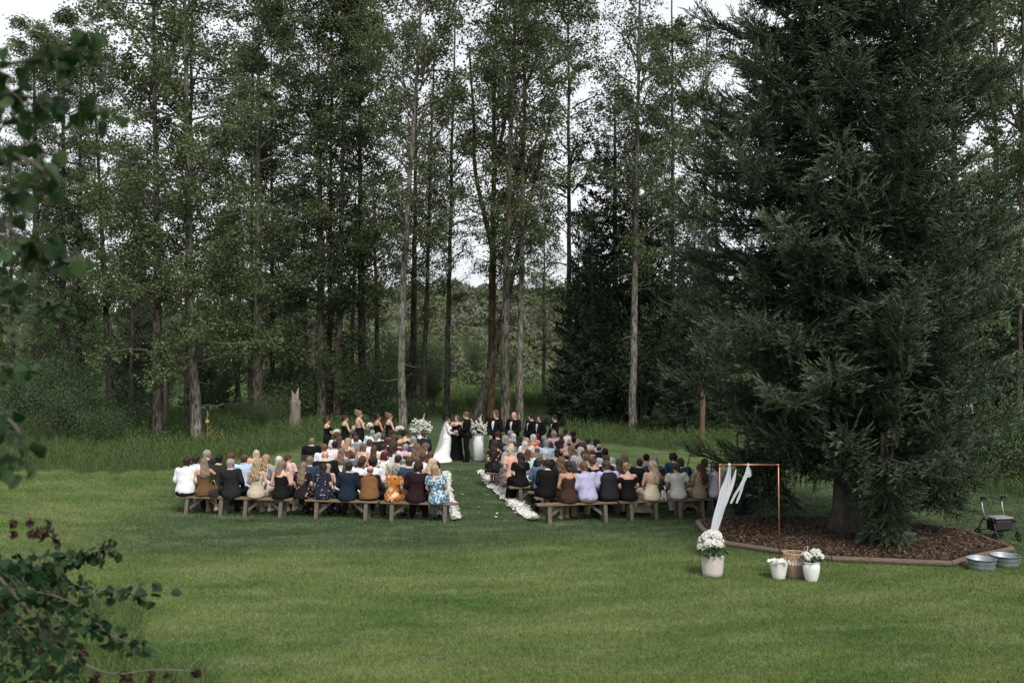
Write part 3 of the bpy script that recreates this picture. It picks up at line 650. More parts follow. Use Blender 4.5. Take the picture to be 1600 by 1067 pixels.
# low boughs that sweep down to the mulch
def hang_bough(px, D, z, az, tilt, L):
    """branch ends that hang almost straight down under the outer boughs"""
    key = min(BG, key=lambda k: abs(k - L)); s = L / key; o = link('branch', BG[key][int(r.integers(0, 3))], spruce)
    o.matrix_local = Matrix.Translation((gx(px, D) - sx, D - sy, z)) @ Matrix.Rotation(az, 4, 'Z') @ Matrix.Rotation(tilt, 4, 'Y') @ Matrix.Diagonal((s, s, s, 1))
for q in range(5): hang_bough(1390 + r.normal() * 6, 19.4, 2.3, -2.1 + q * 1.25, R(74 + 7 * r.uniform()), 2.1)
for q, px in enumerate((1150, 1168, 1186, 1204, 1222, 1196)): hang_bough(px, 22.6 + 0.4 * math.sin(q * 2), 2.0, 2.4 + 0.9 * q, R(70 + 8 * r.uniform()), 1.75)
for q, px in enumerate((1462, 1476, 1490)): hang_bough(px, 21.2, 1.9, 2.1 * q, R(68), 1.5)
nb += 14
print('hero boughs', nb)

def spruce_crown(seed, H, Rb, nb, zb=0.6):
    r = np.random.default_rng(seed); mb = MB(); src = [bough(2.4, seed * 10 + q, 0.30, 0.040, 0.26, 0.15, 0.8).arrays() for q in range(3)]
    tints = None
    for i in range(nb):
        f = (i + 0.5) / nb; z = zb + (H - zb) * (1 - (1 - f) ** 0.75) ** 1.0; L = Rb * (1 - (z - zb) / (H - zb)) ** 0.85 * r.uniform(0.75, 1.15) + 0.15
        V, f3, f4 = src[i % 3]; az = i * 2.399 + r.normal() * 0.2; s = L / 2.4
        M = rot3(0, -np.interp(z / H, [0, 1], [-0.2, 0.5]), 0); W = (V * np.array([s, min(1.0, s * 1.2), min(1.0, s * 1.2)])) @ M.T; W = W @ rot3(0, 0, az).T + [0, 0, z]
        mb.add(W, f3, 0, np.clip(r.normal(0.28, 0.12, len(f3)), 0, 1))
    return mb.mesh('crown', [spruced], False)
# top of the big spruce above the frame: one part
r = np.random.default_rng(45); mb = MB(); src = [bough(2.0, 900 + q, 0.30, 0.036, 0.24, 0.12, 0.6).arrays() for q in range(3)]
for i in range(95):
    z = 12.3 + (HS - 12.4) * i / 95; az = i * 2.399; s = (SR_(z) * r.uniform(0.8, 1.12) + 0.12) / 2.0; V, f3, f4 = src[i % 3]
    M = rot3(0, -float(np.interp(z, [12, 19], [0.10, 0.7])), 0); mb.add((V * s) @ M.T @ rot3(0, 0, az).T + [0, 0, z], f3, 0, np.clip(r.normal(0.3, 0.12, len(f3)), 0, 1))
link('boughs', mb.mesh('boughs', [sprucemat], False), spruce)['kind'] = 'stuff'
SC = [spruce_crown(3, 18.5, 3.2, 210), spruce_crown(4, 13, 2.9, 130)]
def spruce_small(px, D, v, s, label, group=None, rz=0):
    x = gx(px, D); t = thing('spruce_tree', label, 'tree', (x, D, float(gh(x, D))), 0, group)
    mb = MB(); Hh = (18.5, 13)[v]; mb.many(tube(np.array([[0, 0, -0.1], [0, 0, Hh * 0.5], [0, 0, Hh * 0.98]]), [0.2, 0.11, 0.015], 8)); tr = link('trunk', mb.mesh('trunk', [sbark]), t); tr.scale = (s, s, s)
    c = link('crown', SC[v], t); c.scale = (s, s, s); c.rotation_euler = (0, 0, rz)
spruce_small(961, 53, 0, 1.06, 'tall bluish dark spruce rising behind the clean pale poplar trunk')
spruce_small(925, 50, 1, 0.86, 'lower dark spruce with skirts to the grass right of the groomsmen', rz=1)
spruce_small(1018, 51, 1, 1.0, 'dense dark spruce between the clean pale trunk and the big spruce', rz=2)
spruce_small(218, 66, 1, 0.8, 'dark spruce deep in the wood behind the shrub thicket', rz=3)
spruce_small(330, 70, 1, 0.75, 'small dark spruce deep in the wood behind the pale furrowed trunk', rz=4)
spruce_small(1085, 45, 1, 0.8, 'dark young spruce left behind the big spruce', rz=2.2)
spruce_small(1560, 41, 1, 0.95, 'dark spruce at the far right behind the rollator', rz=5)
spruce_small(1430, 52, 0, 0.85, 'dark spruce hidden behind the big spruce', rz=0.5)

# ------------------------------------------------------------------ undergrowth
def shrub_mesh(seed, Rr, Hh, n, ls=0.075, m=None):
    r = np.random.default_rng(seed); mb = MB(); cents = []
    for i in range(16):
        az = r.uniform(0, 6.28); e = np.array([math.cos(az) * Rr * r.uniform(0.1, 1), math.sin(az) * Rr * r.uniform(0.1, 1), Hh * r.uniform(0.45, 1)])
        b = np.array([math.cos(az) * 0.1, math.sin(az) * 0.1, 0]); P = catmull([b, (b + e) / 2 + [0, 0, 0.15 * Hh], e], 7)
        mb.many(tube(P, np.linspace(0.014, 0.004, 7), 4, False), 1); cents += [P[q] for q in range(2, 7)]
    cents = np.array(cents); ci = r.integers(0, len(cents), n); P = cents[ci] + r.normal(size=(n, 3)) * np.array([0.28, 0.28, 0.2]) * (Rr + 0.3) * 0.7; P[:, 2] = np.maximum(P[:, 2], 0.03)
    V, F = leaf_quads(P, norm(rand_unit(n, r) + [0, 0, 0.7]), ls * r.uniform(0.6, 1.3, n), r, 0.6); mb.add(V, F, 0, np.repeat(np.clip(r.normal(0.42, 0.2, len(cents))[ci] + r.normal(size=n) * 0.1, 0, 1), 2))
    return mb.mesh('foliage', [m or shrubleaf, twig], False)
SHB = [shrub_mesh(1, 1.1, 1.9, 3600), shrub_mesh(2, 0.8, 2.8, 3600), shrub_mesh(3, 1.5, 1.5, 4200)]
def shrub(px, D, v, s, label, group=None, rz=0, name='shrub'):
    x = gx(px, D); o = link(name, SHB[v] if isinstance(v, int) else v, loc=(x, D, float(gh(x, D)))); o.scale = (s, s, s); o.rotation_euler = (0, 0, rz); tag(o, label, 'shrub', group); return o
r = np.random.default_rng(9)
for i, (px, D, v, s) in enumerate([(95, 41, 0, 1.2), (135, 43, 1, 1.1), (165, 40, 2, 1.0), (60, 45, 1, 1.3), (195, 46, 0, 1.0), (20, 41, 1, 1.2), (120, 48, 1, 1.5), (-30, 38, 2, 1.3)]):
    shrub(px, D, v, s, 'leafy thicket shrub, ' + where('t', px), 'shrubs of the thicket left of the grey poplar', i * 1.3)
shrub(405, 47, 0, 0.7, 'low leafy shrub at the foot of the thick grey brown poplar')
shrub(781, 47, 1, 0.6, 'leafy shoots round the foot of the rough grey poplar behind the groomsmen')
shrub(1030, 44, 1, 0.5, 'small shrub in tall grass between pale trunk and big spruce', rz=2)
for i, (px, D, v, s) in enumerate([(712, 63, 2, 0.5), (735, 64, 0, 0.5), (840, 62, 2, 0.55), (862, 63, 2, 0.6), (820, 63, 2, 0.5), (675, 60, 1, 1.0), (760, 62, 1, 0.7), (905, 60, 0, 1.0), (665, 72, 1, 1.9), (690, 92, 1, 1.8), (790, 74, 1, 1.5), (640, 70, 1, 2.0), (600, 72, 1, 2.1), (745, 100, 1, 2.0)]):
    shrub(px, D, v, s, 'dark bush beyond the mown grass, ' + where('b', px), 'bushes beyond the mown grass behind the couple', i)
US = sorted([r.uniform(-120, 640) if i < 28 else r.uniform(930, 1720) for i in range(46)], key=lambda q: min(abs(q - m[0]) for m in LM))
for i, px in enumerate(US):
    D = r.uniform(50, 74) if px < 640 else r.uniform(36 if px > 1450 else 46, 66)
    side = 'left' if px < 640 else 'right'
    shrub(px, D, int(r.integers(0, 3)), r.uniform(0.9, 1.9), 'understorey shrub between trunks, ' + where('u', px), 'understorey shrubs in the wood on the %s' % side, r.uniform(0, 6))
for i, (px, D) in enumerate([(1515, 29), (1560, 30), (1600, 29), (1475, 31), (1640, 30)]):
    shrub(px, D, [1, 0, 2][i % 3], 1.0 + 0.1 * i, 'leafy shrub behind the rollator, ' + where('r', px), 'shrubs behind the rollator', i * 2.0)
# scrub on the slope and the wood that closes the view far off
r = np.random.default_rng(31); mb = MB(); n = 900; Y = r.uniform(96, 180, n); X = np.where(r.uniform(0, 1, n) < 0.75, gx(r.uniform(620, 980, n), Y), r.uniform(-75, 75, n))
for x, y in zip(X, Y):
    s = r.uniform(0.3, 1.25) * (1 + (y - 100) / 160) * (1.5 if r.uniform() < 0.15 else 1); m = 70; P = np.array([x, y, gh(x, y)]) + np.abs(rand_unit(m, r)) * np.array([1, 1, 1.1]) * s * np.sign(np.stack([r.normal(size=m), r.normal(size=m), np.ones(m)], -1))
    V, F = leaf_quads(P, norm(rand_unit(m, r) + [0, -0.3, 0.6]), np.full(m, 0.36 * s + 0.08), r); mb.add(V, F, int(r.integers(0, 2)), np.repeat(np.clip(r.normal(0.55, 0.25, m), 0, 1), 2))
slopeleaf = leafmat('slope_scrub', (0.052, 0.074, 0.034), (0.135, 0.155, 0.076), 0.2, 0.0, 0.2); slopeleaf2 = leafmat('slope_willow', (0.075, 0.09, 0.055), (0.165, 0.17, 0.125), 0.2, 0.0, 0.2)
link('slope_scrub', mb.mesh('slope_scrub', [slopeleaf, slopeleaf2], False), kind='stuff')['label'] = 'scrub scattered over the far grassy slope'
mb = MB(); 
for i in range(150):
    y = r.uniform(80, 112); px = r.choice([r.uniform(-260, 520), r.uniform(980, 1860)]); x = gx(px, y); Hh = r.uniform(7, 13); z0 = float(gh(x, y))
    mb.many(tube(np.array([[x, y, z0], [x + r.normal() * 0.4, y, z0 + Hh]]), [0.16, 0.03], 5, False), 1)
    m = 330; t_ = r.uniform(0.15, 1, m); P = np.array([x, y, z0]) + np.stack([r.normal(size=m) * 1.5, r.normal(size=m) * 1.5, t_ * Hh], -1) * np.array([1, 1, 1])
    V, F = leaf_quads(P, norm(rand_unit(m, r) + [0, -0.2, 0.5]), r.uniform(0.25, 0.5, m), r); mb.add(V, F, 0, np.repeat(np.clip(r.normal(0.4, 0.2, m), 0, 1), 2))
link('distant_wood', mb.mesh('distant_wood', [poplar, twig], False), kind='stuff')['label'] = 'far wood closing the view behind the trunks'
print('trees done')
# ================================================================== PEOPLE
def levelset(parts, voxel, smooth=2, iters_noise=None):
    """one continuous skin round closed overlapping pieces; returns V, quads (outward)"""
    Vs, T, n = [], [], 0
    for V, fs in parts:
        V = np.asarray(V, float)
        for f in fs:
            f = np.asarray(f, int)
            T.append((f if f.shape[1] == 3 else np.vstack([f[:, [0, 1, 2]], f[:, [0, 2, 3]]])) + n)
        Vs.append(V); n += len(V)
    V = np.concatenate(Vs); T = np.concatenate(T)
    g = vdb.FloatGrid.createLevelSetFromPolygons(np.ascontiguousarray(V / voxel, dtype=np.float32), triangles=np.ascontiguousarray(T, dtype=np.uint32), transform=vdb.createLinearTransform(1.0), halfWidth=2.0)
    P, Q = g.convertToQuads(0.0)
    P = np.asarray(P, float) * voxel; Q = np.asarray(Q, int)
    # openvdb quads wind inward: check with the signed volume
    a, b, c, d = P[Q[:, 0]], P[Q[:, 1]], P[Q[:, 2]], P[Q[:, 3]]
    vol = np.einsum('ij,ij->i', a, np.cross(b, c)).sum() + np.einsum('ij,ij->i', a, np.cross(c, d)).sum()
    if vol < 0: Q = Q[:, ::-1]
    E = np.vstack([Q[:, [0, 1]], Q[:, [1, 2]], Q[:, [2, 3]], Q[:, [3, 0]]]); deg = np.bincount(E.ravel(), minlength=len(P))[:, None].astype(float)
    for k in range(smooth):
        S = np.zeros_like(P); np.add.at(S, E[:, 0], P[E[:, 1]]); np.add.at(S, E[:, 1], P[E[:, 0]])
        P = 0.45 * P + 0.55 * S / np.maximum(deg, 1)
    return P, Q
def vnormals(P, Q):
    fn = np.cross(P[Q[:, 2]] - P[Q[:, 0]], P[Q[:, 3]] - P[Q[:, 1]]); Nn = np.zeros_like(P)
    for k in range(4): np.add.at(Nn, Q[:, k], fn)
    return norm(Nn)
def wrinkle(P, Q, amp, f=(14, 14, 20), seed=0.0):
    Nn = vnormals(P, Q); x, y, z = P.T
    w = np.sin(x * f[0] + 2.1 * np.sin(z * 9 + seed) + seed) * np.sin(z * f[2] + 1.7 * np.sin(x * 11 - seed)) + 0.6 * np.sin((x * 0.7 + y + z) * f[1] * 1.7 + seed * 2)
    return P + Nn * (amp * w)[:, None]
def strands(P, Q, amp, seed=0.0, k=60, wav=0.0):
    """locks of hair: ridges running down the head"""
    Nn = vnormals(P, Q); th = np.arctan2(P[:, 0], -P[:, 1] + 0.02)
    w = np.sin(th * 13 + seed + wav * np.sin(P[:, 2] * 38 + th * 2)) + 0.6 * np.sin(th * 23 - seed * 2 + wav * np.sin(P[:, 2] * 30)) + (0.8 * np.sin(P[:, 2] * 44 + th * 5 + seed) if wav else 0)
    return P + Nn * (amp * w)[:, None]

# --- skeletons -----------------------------------------------------
class Pose:
    def __init__(s, fem=False, stand=False, lean=0.06, broad=1.0, head=(0, 0, 0), arms=None, knees=0.11, feet=0.14, belly=0.0, legsrot=0.0):
        s.fem, s.stand, s.broad, s.belly = fem, stand, broad, belly
        s.dz = 0.37 if stand else 0.0                         # rise of the pelvis over the seated one
        s.lean = lean; H = s.dz
        sh = (0.165 if fem else 0.192) * (0.5 + 0.5 * broad); hip = 0.088
        Y = lambda z: lean * max(0.0, (z - 0.55)) / 0.5 * 1.0
        s.spine = lambda z: np.array([0, Y(z) + (0.02 * math.sin((z - 0.5) * 6) if not stand else 0.012 * math.sin((z - 0.5) * 6)), z + H])
        s.neck = s.spine(1.075); hd = s.spine(1.20) + np.array([0, 0.025 + 0.25 * lean, 0.0]); s.headc = hd
        s.hrot = rot3(head[1], head[2], head[0])               # pitch, roll, yaw
        s.sh = {k: s.spine(1.00) + np.array([k * sh, -0.005, 0.015]) for k in (-1, 1)}
        s.hip = {k: np.array([k * hip, 0.03 if not stand else 0.0, 0.545 + H]) for k in (-1, 1)}
        if stand:
            s.knee = {k: np.array([k * 0.095, 0.012, 0.50]) for k in (-1, 1)}; s.ankle = {k: np.array([k * 0.10, -0.025, 0.085]) for k in (-1, 1)}
        else:
            s.knee = {k: np.array([k * knees + legsrot, 0.45, 0.535]) for k in (-1, 1)}; s.ankle = {k: np.array([k * feet + legsrot, 0.45 + (0.04 if k > 0 else -0.05), 0.085]) for k in (-1, 1)}
        arms = arms or {}
        s.el, s.wr, s.hd = {}, {}, {}
        for k in (-1, 1):
            e, w_, hnd = arms.get(k, arms.get(0, ((0.265, 0.05, 0.775), (0.13, 0.29, 0.635), (-0.25, 1, -0.25))))
            s.el[k] = np.array([k * e[0] * (0.6 + 0.4 * broad), e[1], e[2] + H]); s.wr[k] = np.array([k * w_[0], w_[1], w_[2] + H]); s.hd[k] = norm(np.array([k * hnd[0], hnd[1], hnd[2]], float))
    def torso(s, inf=0.0, z0=0.44, z1=1.10, waist=None, hem=0.0):
        f = s.fem; b = s.broad; R_ = []
        tab = [(0.44, .150, .115), (0.50, .182 if not f else .188, .138), (0.57, .180 if not f else .188, .138), (0.66, .158 if not f else .150, .118), (0.74, .150 if not f else .128, .105),
               (0.83, .160 if not f else .138, .112), (0.91, .176 if not f else .152, .122), (0.98, .180 if not f else .152, .108), (1.03, .158 if not f else .132, .085), (1.065, .098 if not f else .082, .066), (1.10, .058 if not f else .05, .058)]
        zs = [q[0] for q in tab]; grid = np.unique(np.round(np.concatenate([[z0, z1], [z for z in zs if z0 < z < z1]]), 4))
        for z in grid:
            a = np.interp(z, zs, [q[1] for q in tab]) * (1 + (b - 1) * (1.0 if z < 1.0 else 0.6)); d = np.interp(z, zs, [q[2] for q in tab]) * (1 + (b - 1) * 0.8)
            if s.belly and 0.5 < z < 0.95: d += s.belly * math.sin((z - 0.5) / 0.45 * math.pi); a += 0.5 * s.belly * math.sin((z - 0.5) / 0.45 * math.pi)
            if s.stand and z < 0.5: a *= 0.95
            c = s.spine(z) + np.array([0, -0.012 if z > 0.62 else -0.02, 0]) + (np.array([0, 0.35 * s.belly, 0]) if 0.5 < z < 0.95 else 0)
            hh = hem * max(0, (0.62 - z) / 0.2)
            R_.append((c, a + inf + hh, d + inf + hh))
        out = [loft(R_, 20)]
        if f and z1 > 0.9:
            for k in (-1, 1): out.append(ball(s.spine(0.90) + np.array([k * 0.068, 0.095, 0]), (0.066 + inf, 0.060 + inf, 0.062 + inf)))
        if z0 < 0.52:
            for k in (-1, 1): out.append(ball(s.spine(0.53) + np.array([k * 0.085, -0.045, 0]), (0.095 * b + inf, 0.10 + inf, 0.085 + inf * 0.5)))
        return out
    def arm(s, k, inf=0.0, to=1.0):
        m = 1.0 if not s.fem else 0.84; a, e, w_ = s.sh[k], s.el[k], s.wr[k]
        P = [a * 0.999 + np.array([-k * 0.05, 0, -0.005]), a, a * 0.5 + e * 0.5, e, e * 0.55 + w_ * 0.45, w_]; r_ = np.array([.055, .060, .047, .040, .040, .027]) * m + inf
        n = {0.5: 3, 0.62: 4, 1.0: 6}[to]; P, r_ = P[:n], r_[:n]
        if to == 0.5: P[2] = a * 0.38 + e * 0.62; r_[2] = 0.046 * m + inf * 1.5
        return [tube(catmull(P, 4 * n), np.interp(np.linspace(0, n - 1, 4 * n), np.arange(n), r_), 12), ball(a + np.array([-k * 0.01, 0, 0]), 0.062 * m + inf)]
    def leg(s, k, inf=0.0, to='ankle', flare=0.0):
        m = 1.0 if not s.fem else 0.97; h, kn, an = s.hip[k], s.knee[k], s.ankle[k]
        P = [h + np.array([0, -0.06 if not s.stand else 0, 0.0 if not s.stand else 0.04]), h * 0.5 + kn * 0.5, kn, kn * 0.55 + an * 0.45 + np.array([0, -0.02, 0]), an]
        r_ = np.array([.098, .080, .058, .055, .036]) * m + inf; r_[3:] += flare
        n = 3 if to == 'knee' else 5; P, r_ = P[:n], r_[:n]
        return [tube(catmull(P, 5 * n), np.interp(np.linspace(0, n - 1, 5 * n), np.arange(n), r_), 12), ball(kn, r_[2] * 1.02)]
    def foot(s, k, inf=0.0):
        a = s.ankle[k]; t = a + np.array([k * 0.03, 0.17, -0.058])
        return [tube(np.array([a + [0, -0.055, -0.045], a + [0, 0.0, -0.035], a * 0.4 + t * 0.6, t]), np.array([.036, .042, .040, .026]) + inf, 10, flat=0.85), tube(np.array([a + [0, 0, 0.03], a + [0, -0.01, -0.05]]), .036 + inf, 8)]
    def H(s, p): return s.headc + s.hrot @ np.asarray(p, float)
    def head(s):
        g = 0.95 if s.fem else 1.0; X, Yx = s.hrot[:, 0], s.hrot[:, 1]
        rows = [(-.118, .058, .022, .024), (-.105, .050, .040, .042), (-.080, .034, .054, .062), (-.05, .016, .064, .080), (-.02, .002, .070, .090), (.02, -.003, .075, .098), (.06, -.006, .074, .096), (.09, -.008, .060, .080), (.108, -.010, .038, .052), (.116, -.010, .012, .018)]
        out = [loft([(s.H((0, y * g, z * g)), a * g, b * g, X, Yx) for z, y, a, b in rows], 18)]
        out.append(tube([s.H((0, .094 * g, .012)), s.H((0, .108 * g, -.018)), s.H((0, .112 * g, -.036))], [.008, .011, .015], 8))
        for k in (-1, 1):
            out.append(tube([s.H((k * .074 * g, -.004, .012)), s.H((k * .080 * g, -.014, .0)), s.H((k * .076 * g, -.006, -.028))], [.012, .015, .010], 8))
            out.append(tube([s.H((k * .014, .092 * g, .030)), s.H((k * .050, .078 * g, .032))], [.010, .009], 6))
        out.append(tube([s.H((-.020, .088 * g, -.066)), s.H((0, .095 * g, -.065)), s.H((.020, .088 * g, -.066))], [.006, .010, .006], 6))
        out.append(tube([s.neck + np.array([0, -0.01, -0.06]), s.neck + np.array([0, 0.0, 0.02]), s.H((0, -0.02, -0.05))], [.064 if not s.fem else .052, .054 if not s.fem else .045, .056 if not s.fem else .048], 12))
        return out
    def hand(s, k):
        """palm, four unequal bent fingers, thumb leaving the side of the palm"""
        w_, d = s.wr[k], s.hd[k]; m = 1.0 if not s.fem else 0.9
        side = norm(np.cross(d, [0, 0, 1.0])) * 1.0; up = np.cross(side, d)
        if s.stand: side, up = up, -side * k
        palm = loft([(w_, .024 * m, .018 * m, side, up), (w_ + d * .03, .034 * m, .017 * m, side, up), (w_ + d * .075, .040 * m, .015 * m, side, up), (w_ + d * .092, .036 * m, .011 * m, side, up)], 12)
        fing = []
        for i, ln in enumerate((.062, .076, .080, .070)):
            o = (i - 1.5) * 0.0205 * m; b = w_ + d * .082 * m + side * o
            c1 = b + d * ln * .5 * m - up * .004 + side * o * 0.10; c2 = c1 + (d * .78 - up * .62) * ln * .5 * m
            fing.append(tube(np.array([b - d * .012, b + d * ln * .2, c1, c2]), np.array([.0095, .0095, .0085, .0065]) * m, 6))
        tb = w_ + d * .03 - side * .030 * k * m
        fing.append(tube(np.array([tb + side * k * .012, tb - side * .018 * k + d * .022, tb - side * .024 * k + d * .052]), np.array([.013, .011, .008]) * m, 6))
        return [palm], fing

MESH = {}
VOX = 0.0145
def mesh_of(key, fn):
    if key not in MESH: MESH[key] = fn()
    return MESH[key]
def quadmesh(name, P, Q, nm=1, extra=None, mi=None):
    mb = MB(); mb.add(P, Q, 0 if mi is None else mi)
    for e in extra or []: mb.many(*e)
    me = mb.mesh(name, []); 
    for i in range(nm): me.materials.append(None)
    return me
def body_mesh(pn):
    s = POSES[pn]; parts = s.torso() + s.head(); fing = []
    for k in (-1, 1):
        parts += s.arm(k) + s.leg(k) + s.foot(k); a, b = s.hand(k); parts += a; fing += b
    P, Q = levelset(parts, 0.0125, 2)
    ex = [(f, 0) for f in fing]; g = 0.95 if s.fem else 1.0
    for k in (-1, 1):
        V, fs = ball((0, 0, 0), (.0125, .006, .0075), 8, 6); ex.append(((np.array([s.H(q) for q in V + np.array([k * .033, .0865 * g, .012])]), fs), 1))
        V, fs = ball((0, 0, 0), (.006, .004, .006), 6, 4); ex.append(((np.array([s.H(q) for q in V + np.array([k * .033, .0915 * g, .012])]), fs), 2))
        V, fs = ball((0, 0, 0), (.018, .005, .0035), 8, 4); ex.append(((np.array([s.H(q) for q in V + np.array([k * .035, .089 * g, .036])]), fs), 2))
    loc = (P - s.headc) @ s.hrot; c = loc[Q].mean(1); lips = (np.abs(c[:, 2] + .066) < .011) & (c[:, 1] > .078) & (np.abs(c[:, 0]) < .026)
    return quadmesh('person', P, Q, 4, ex, np.where(lips, 3, 0))
def garment(pn, kind):
    s = POSES[pn]; parts = []; sm, am, vx = 2, 0.003, VOX; f = s.fem
    if kind == 'jacket':
        parts += s.torso(0.028, 0.43, 1.078, hem=0.02)
        for k in (-1, 1): parts += s.arm(k, 0.021)
        am = 0.004
    elif kind == 'shirt':
        parts += s.torso(0.016, 0.50, 1.085)
        for k in (-1, 1): parts += s.arm(k, 0.014)
        am = 0.005
    elif kind == 'tee':
        parts += s.torso(0.018, 0.46, 1.085)
        for k in (-1, 1): parts += s.arm(k, 0.020, 0.5)
        am = 0.005
    elif kind == 'vest':
        parts += s.torso(0.027, 0.47, 1.07); am = 0.0025
    elif kind == 'tank':                      # sleeveless top with straps
        parts += s.torso(0.012, 0.45, 0.965)
        for k in (-1, 1): parts.append(tube(catmull([s.spine(0.95) + [k * .085, .10, 0], s.spine(1.045) + [k * .085, .01, 0.0], s.spine(0.95) + [k * .085, -.115, 0]], 9), [.020] * 9, 8, flat=1.0))
    elif kind == 'strapless':
        parts += s.torso(0.012, 0.45, 0.955)
    elif kind == 'halter':
        parts += s.torso(0.012, 0.45, 0.80) + [loft([(s.spine(z) + [0, .055, 0], a, b) for z, a, b in ((.78, .13, .075), (.86, .14, .085), (.93, .12, .075), (1.0, .075, .05), (1.05, .05, .045))], 16)]
        for k in (-1, 1): parts.append(tube(catmull([s.spine(1.0) + [k * .06, .07, 0], s.neck + [k * .058, .0, 0.0], s.neck + [0, -.06, 0]], 9), [.014] * 9, 8))
    elif kind == 'off':                       # off the shoulder with puffed sleeves
        parts += s.torso(0.014, 0.45, 0.955)
        for k in (-1, 1):
            a, e = s.sh[k], s.el[k]; parts.append(tube(catmull([a * .85 + e * .15, a * .6 + e * .4, a * .3 + e * .7], 7), np.array([.060, .078, .084, .082, .074, .066, .055]), 12))
    elif kind == 'dress':                     # short sleeved top of a dress
        parts += s.torso(0.014, 0.45, 1.035)
        for k in (-1, 1): parts += s.arm(k, 0.018, 0.5)
    elif kind in ('skirt', 'gown', 'mini'):
        if s.stand:
            rows = [(0.74 + s.dz, .135, .110, 0), (0.64 + s.dz, .165, .13, 0), (0.54 + s.dz, .200, .155, 0), (0.70, .20, .165, 0.0), (0.45, .215, .19, 0), (0.20, .25, .22, 0), (0.012, .285, .25, 0)]
            if kind == 'skirt': rows = rows[:5] + [(0.32, .225, .20, 0)]
            parts = [loft([((0, y - 0.01, z), a, b) for z, a, b, y in rows], 28)]
        else:
            b = s.broad; kx = s.knee[1][0] + .075
            parts = [loft([(s.spine(.74), .128 * b + .016, .108 + .012), (s.spine(.66), .155 * b + .015, .125), (s.spine(.56) - [0, .02, 0], .20 * b, .155), (s.spine(.49) - [0, .02, 0], .205 * b, .16), (s.spine(.445) - [0, .02, 0], .185 * b, .14)], 20)]
            parts.append(tube(catmull([(0, .0, .545), (0, .22, .55), (0, .44, .55), (0, .50, .50)], 12), np.interp(np.linspace(0, 1, 12), [0, .6, 1], [.20 * b, .20, .185]), 18, flat=0.52))
            if kind != 'mini':
                zb = 0.32 if kind == 'skirt' else 0.06
                parts.append(loft([((0, .46, z), a, d) for z, a, d in ((.57, .17, .09), (.45, .19, .105), (.32, .20, .12), (zb, .23 if kind == 'gown' else .205, .15 if kind == 'gown' else .12))], 20))
                parts.append(loft([((0, .16, .56), .19, .25), ((0, .20, .47), .20, .26), ((0, .26, .40 if kind == 'skirt' else .30), .17, .22)], 20))
        am = 0.006
    elif kind == 'trousers':
        parts += s.torso(0.010, 0.44, 0.66)
        for k in (-1, 1): parts += s.leg(k, 0.018, flare=0.016)
        am = 0.004
    elif kind in ('shoe_a', 'shoe_b'):
        parts += s.foot(-1 if kind == 'shoe_a' else 1, 0.009); am = 0
    elif kind == 'collar':
        c = s.neck + np.array([0, -0.005, -0.006]); th = np.linspace(0, 2 * math.pi, 13)
        pts = np.stack([c[0] + .066 * np.cos(th), c[1] + .063 * np.sin(th), c[2] + .012 - .022 * np.sin(th)], -1); parts = [tube(pts, .016, 8)]; am = 0; vx = 0.011
    P, Q = levelset(parts, vx, sm)
    if am: P = wrinkle(P, Q, am, seed=len(pn) + len(kind) * 1.3)
    return quadmesh(kind, P, Q)
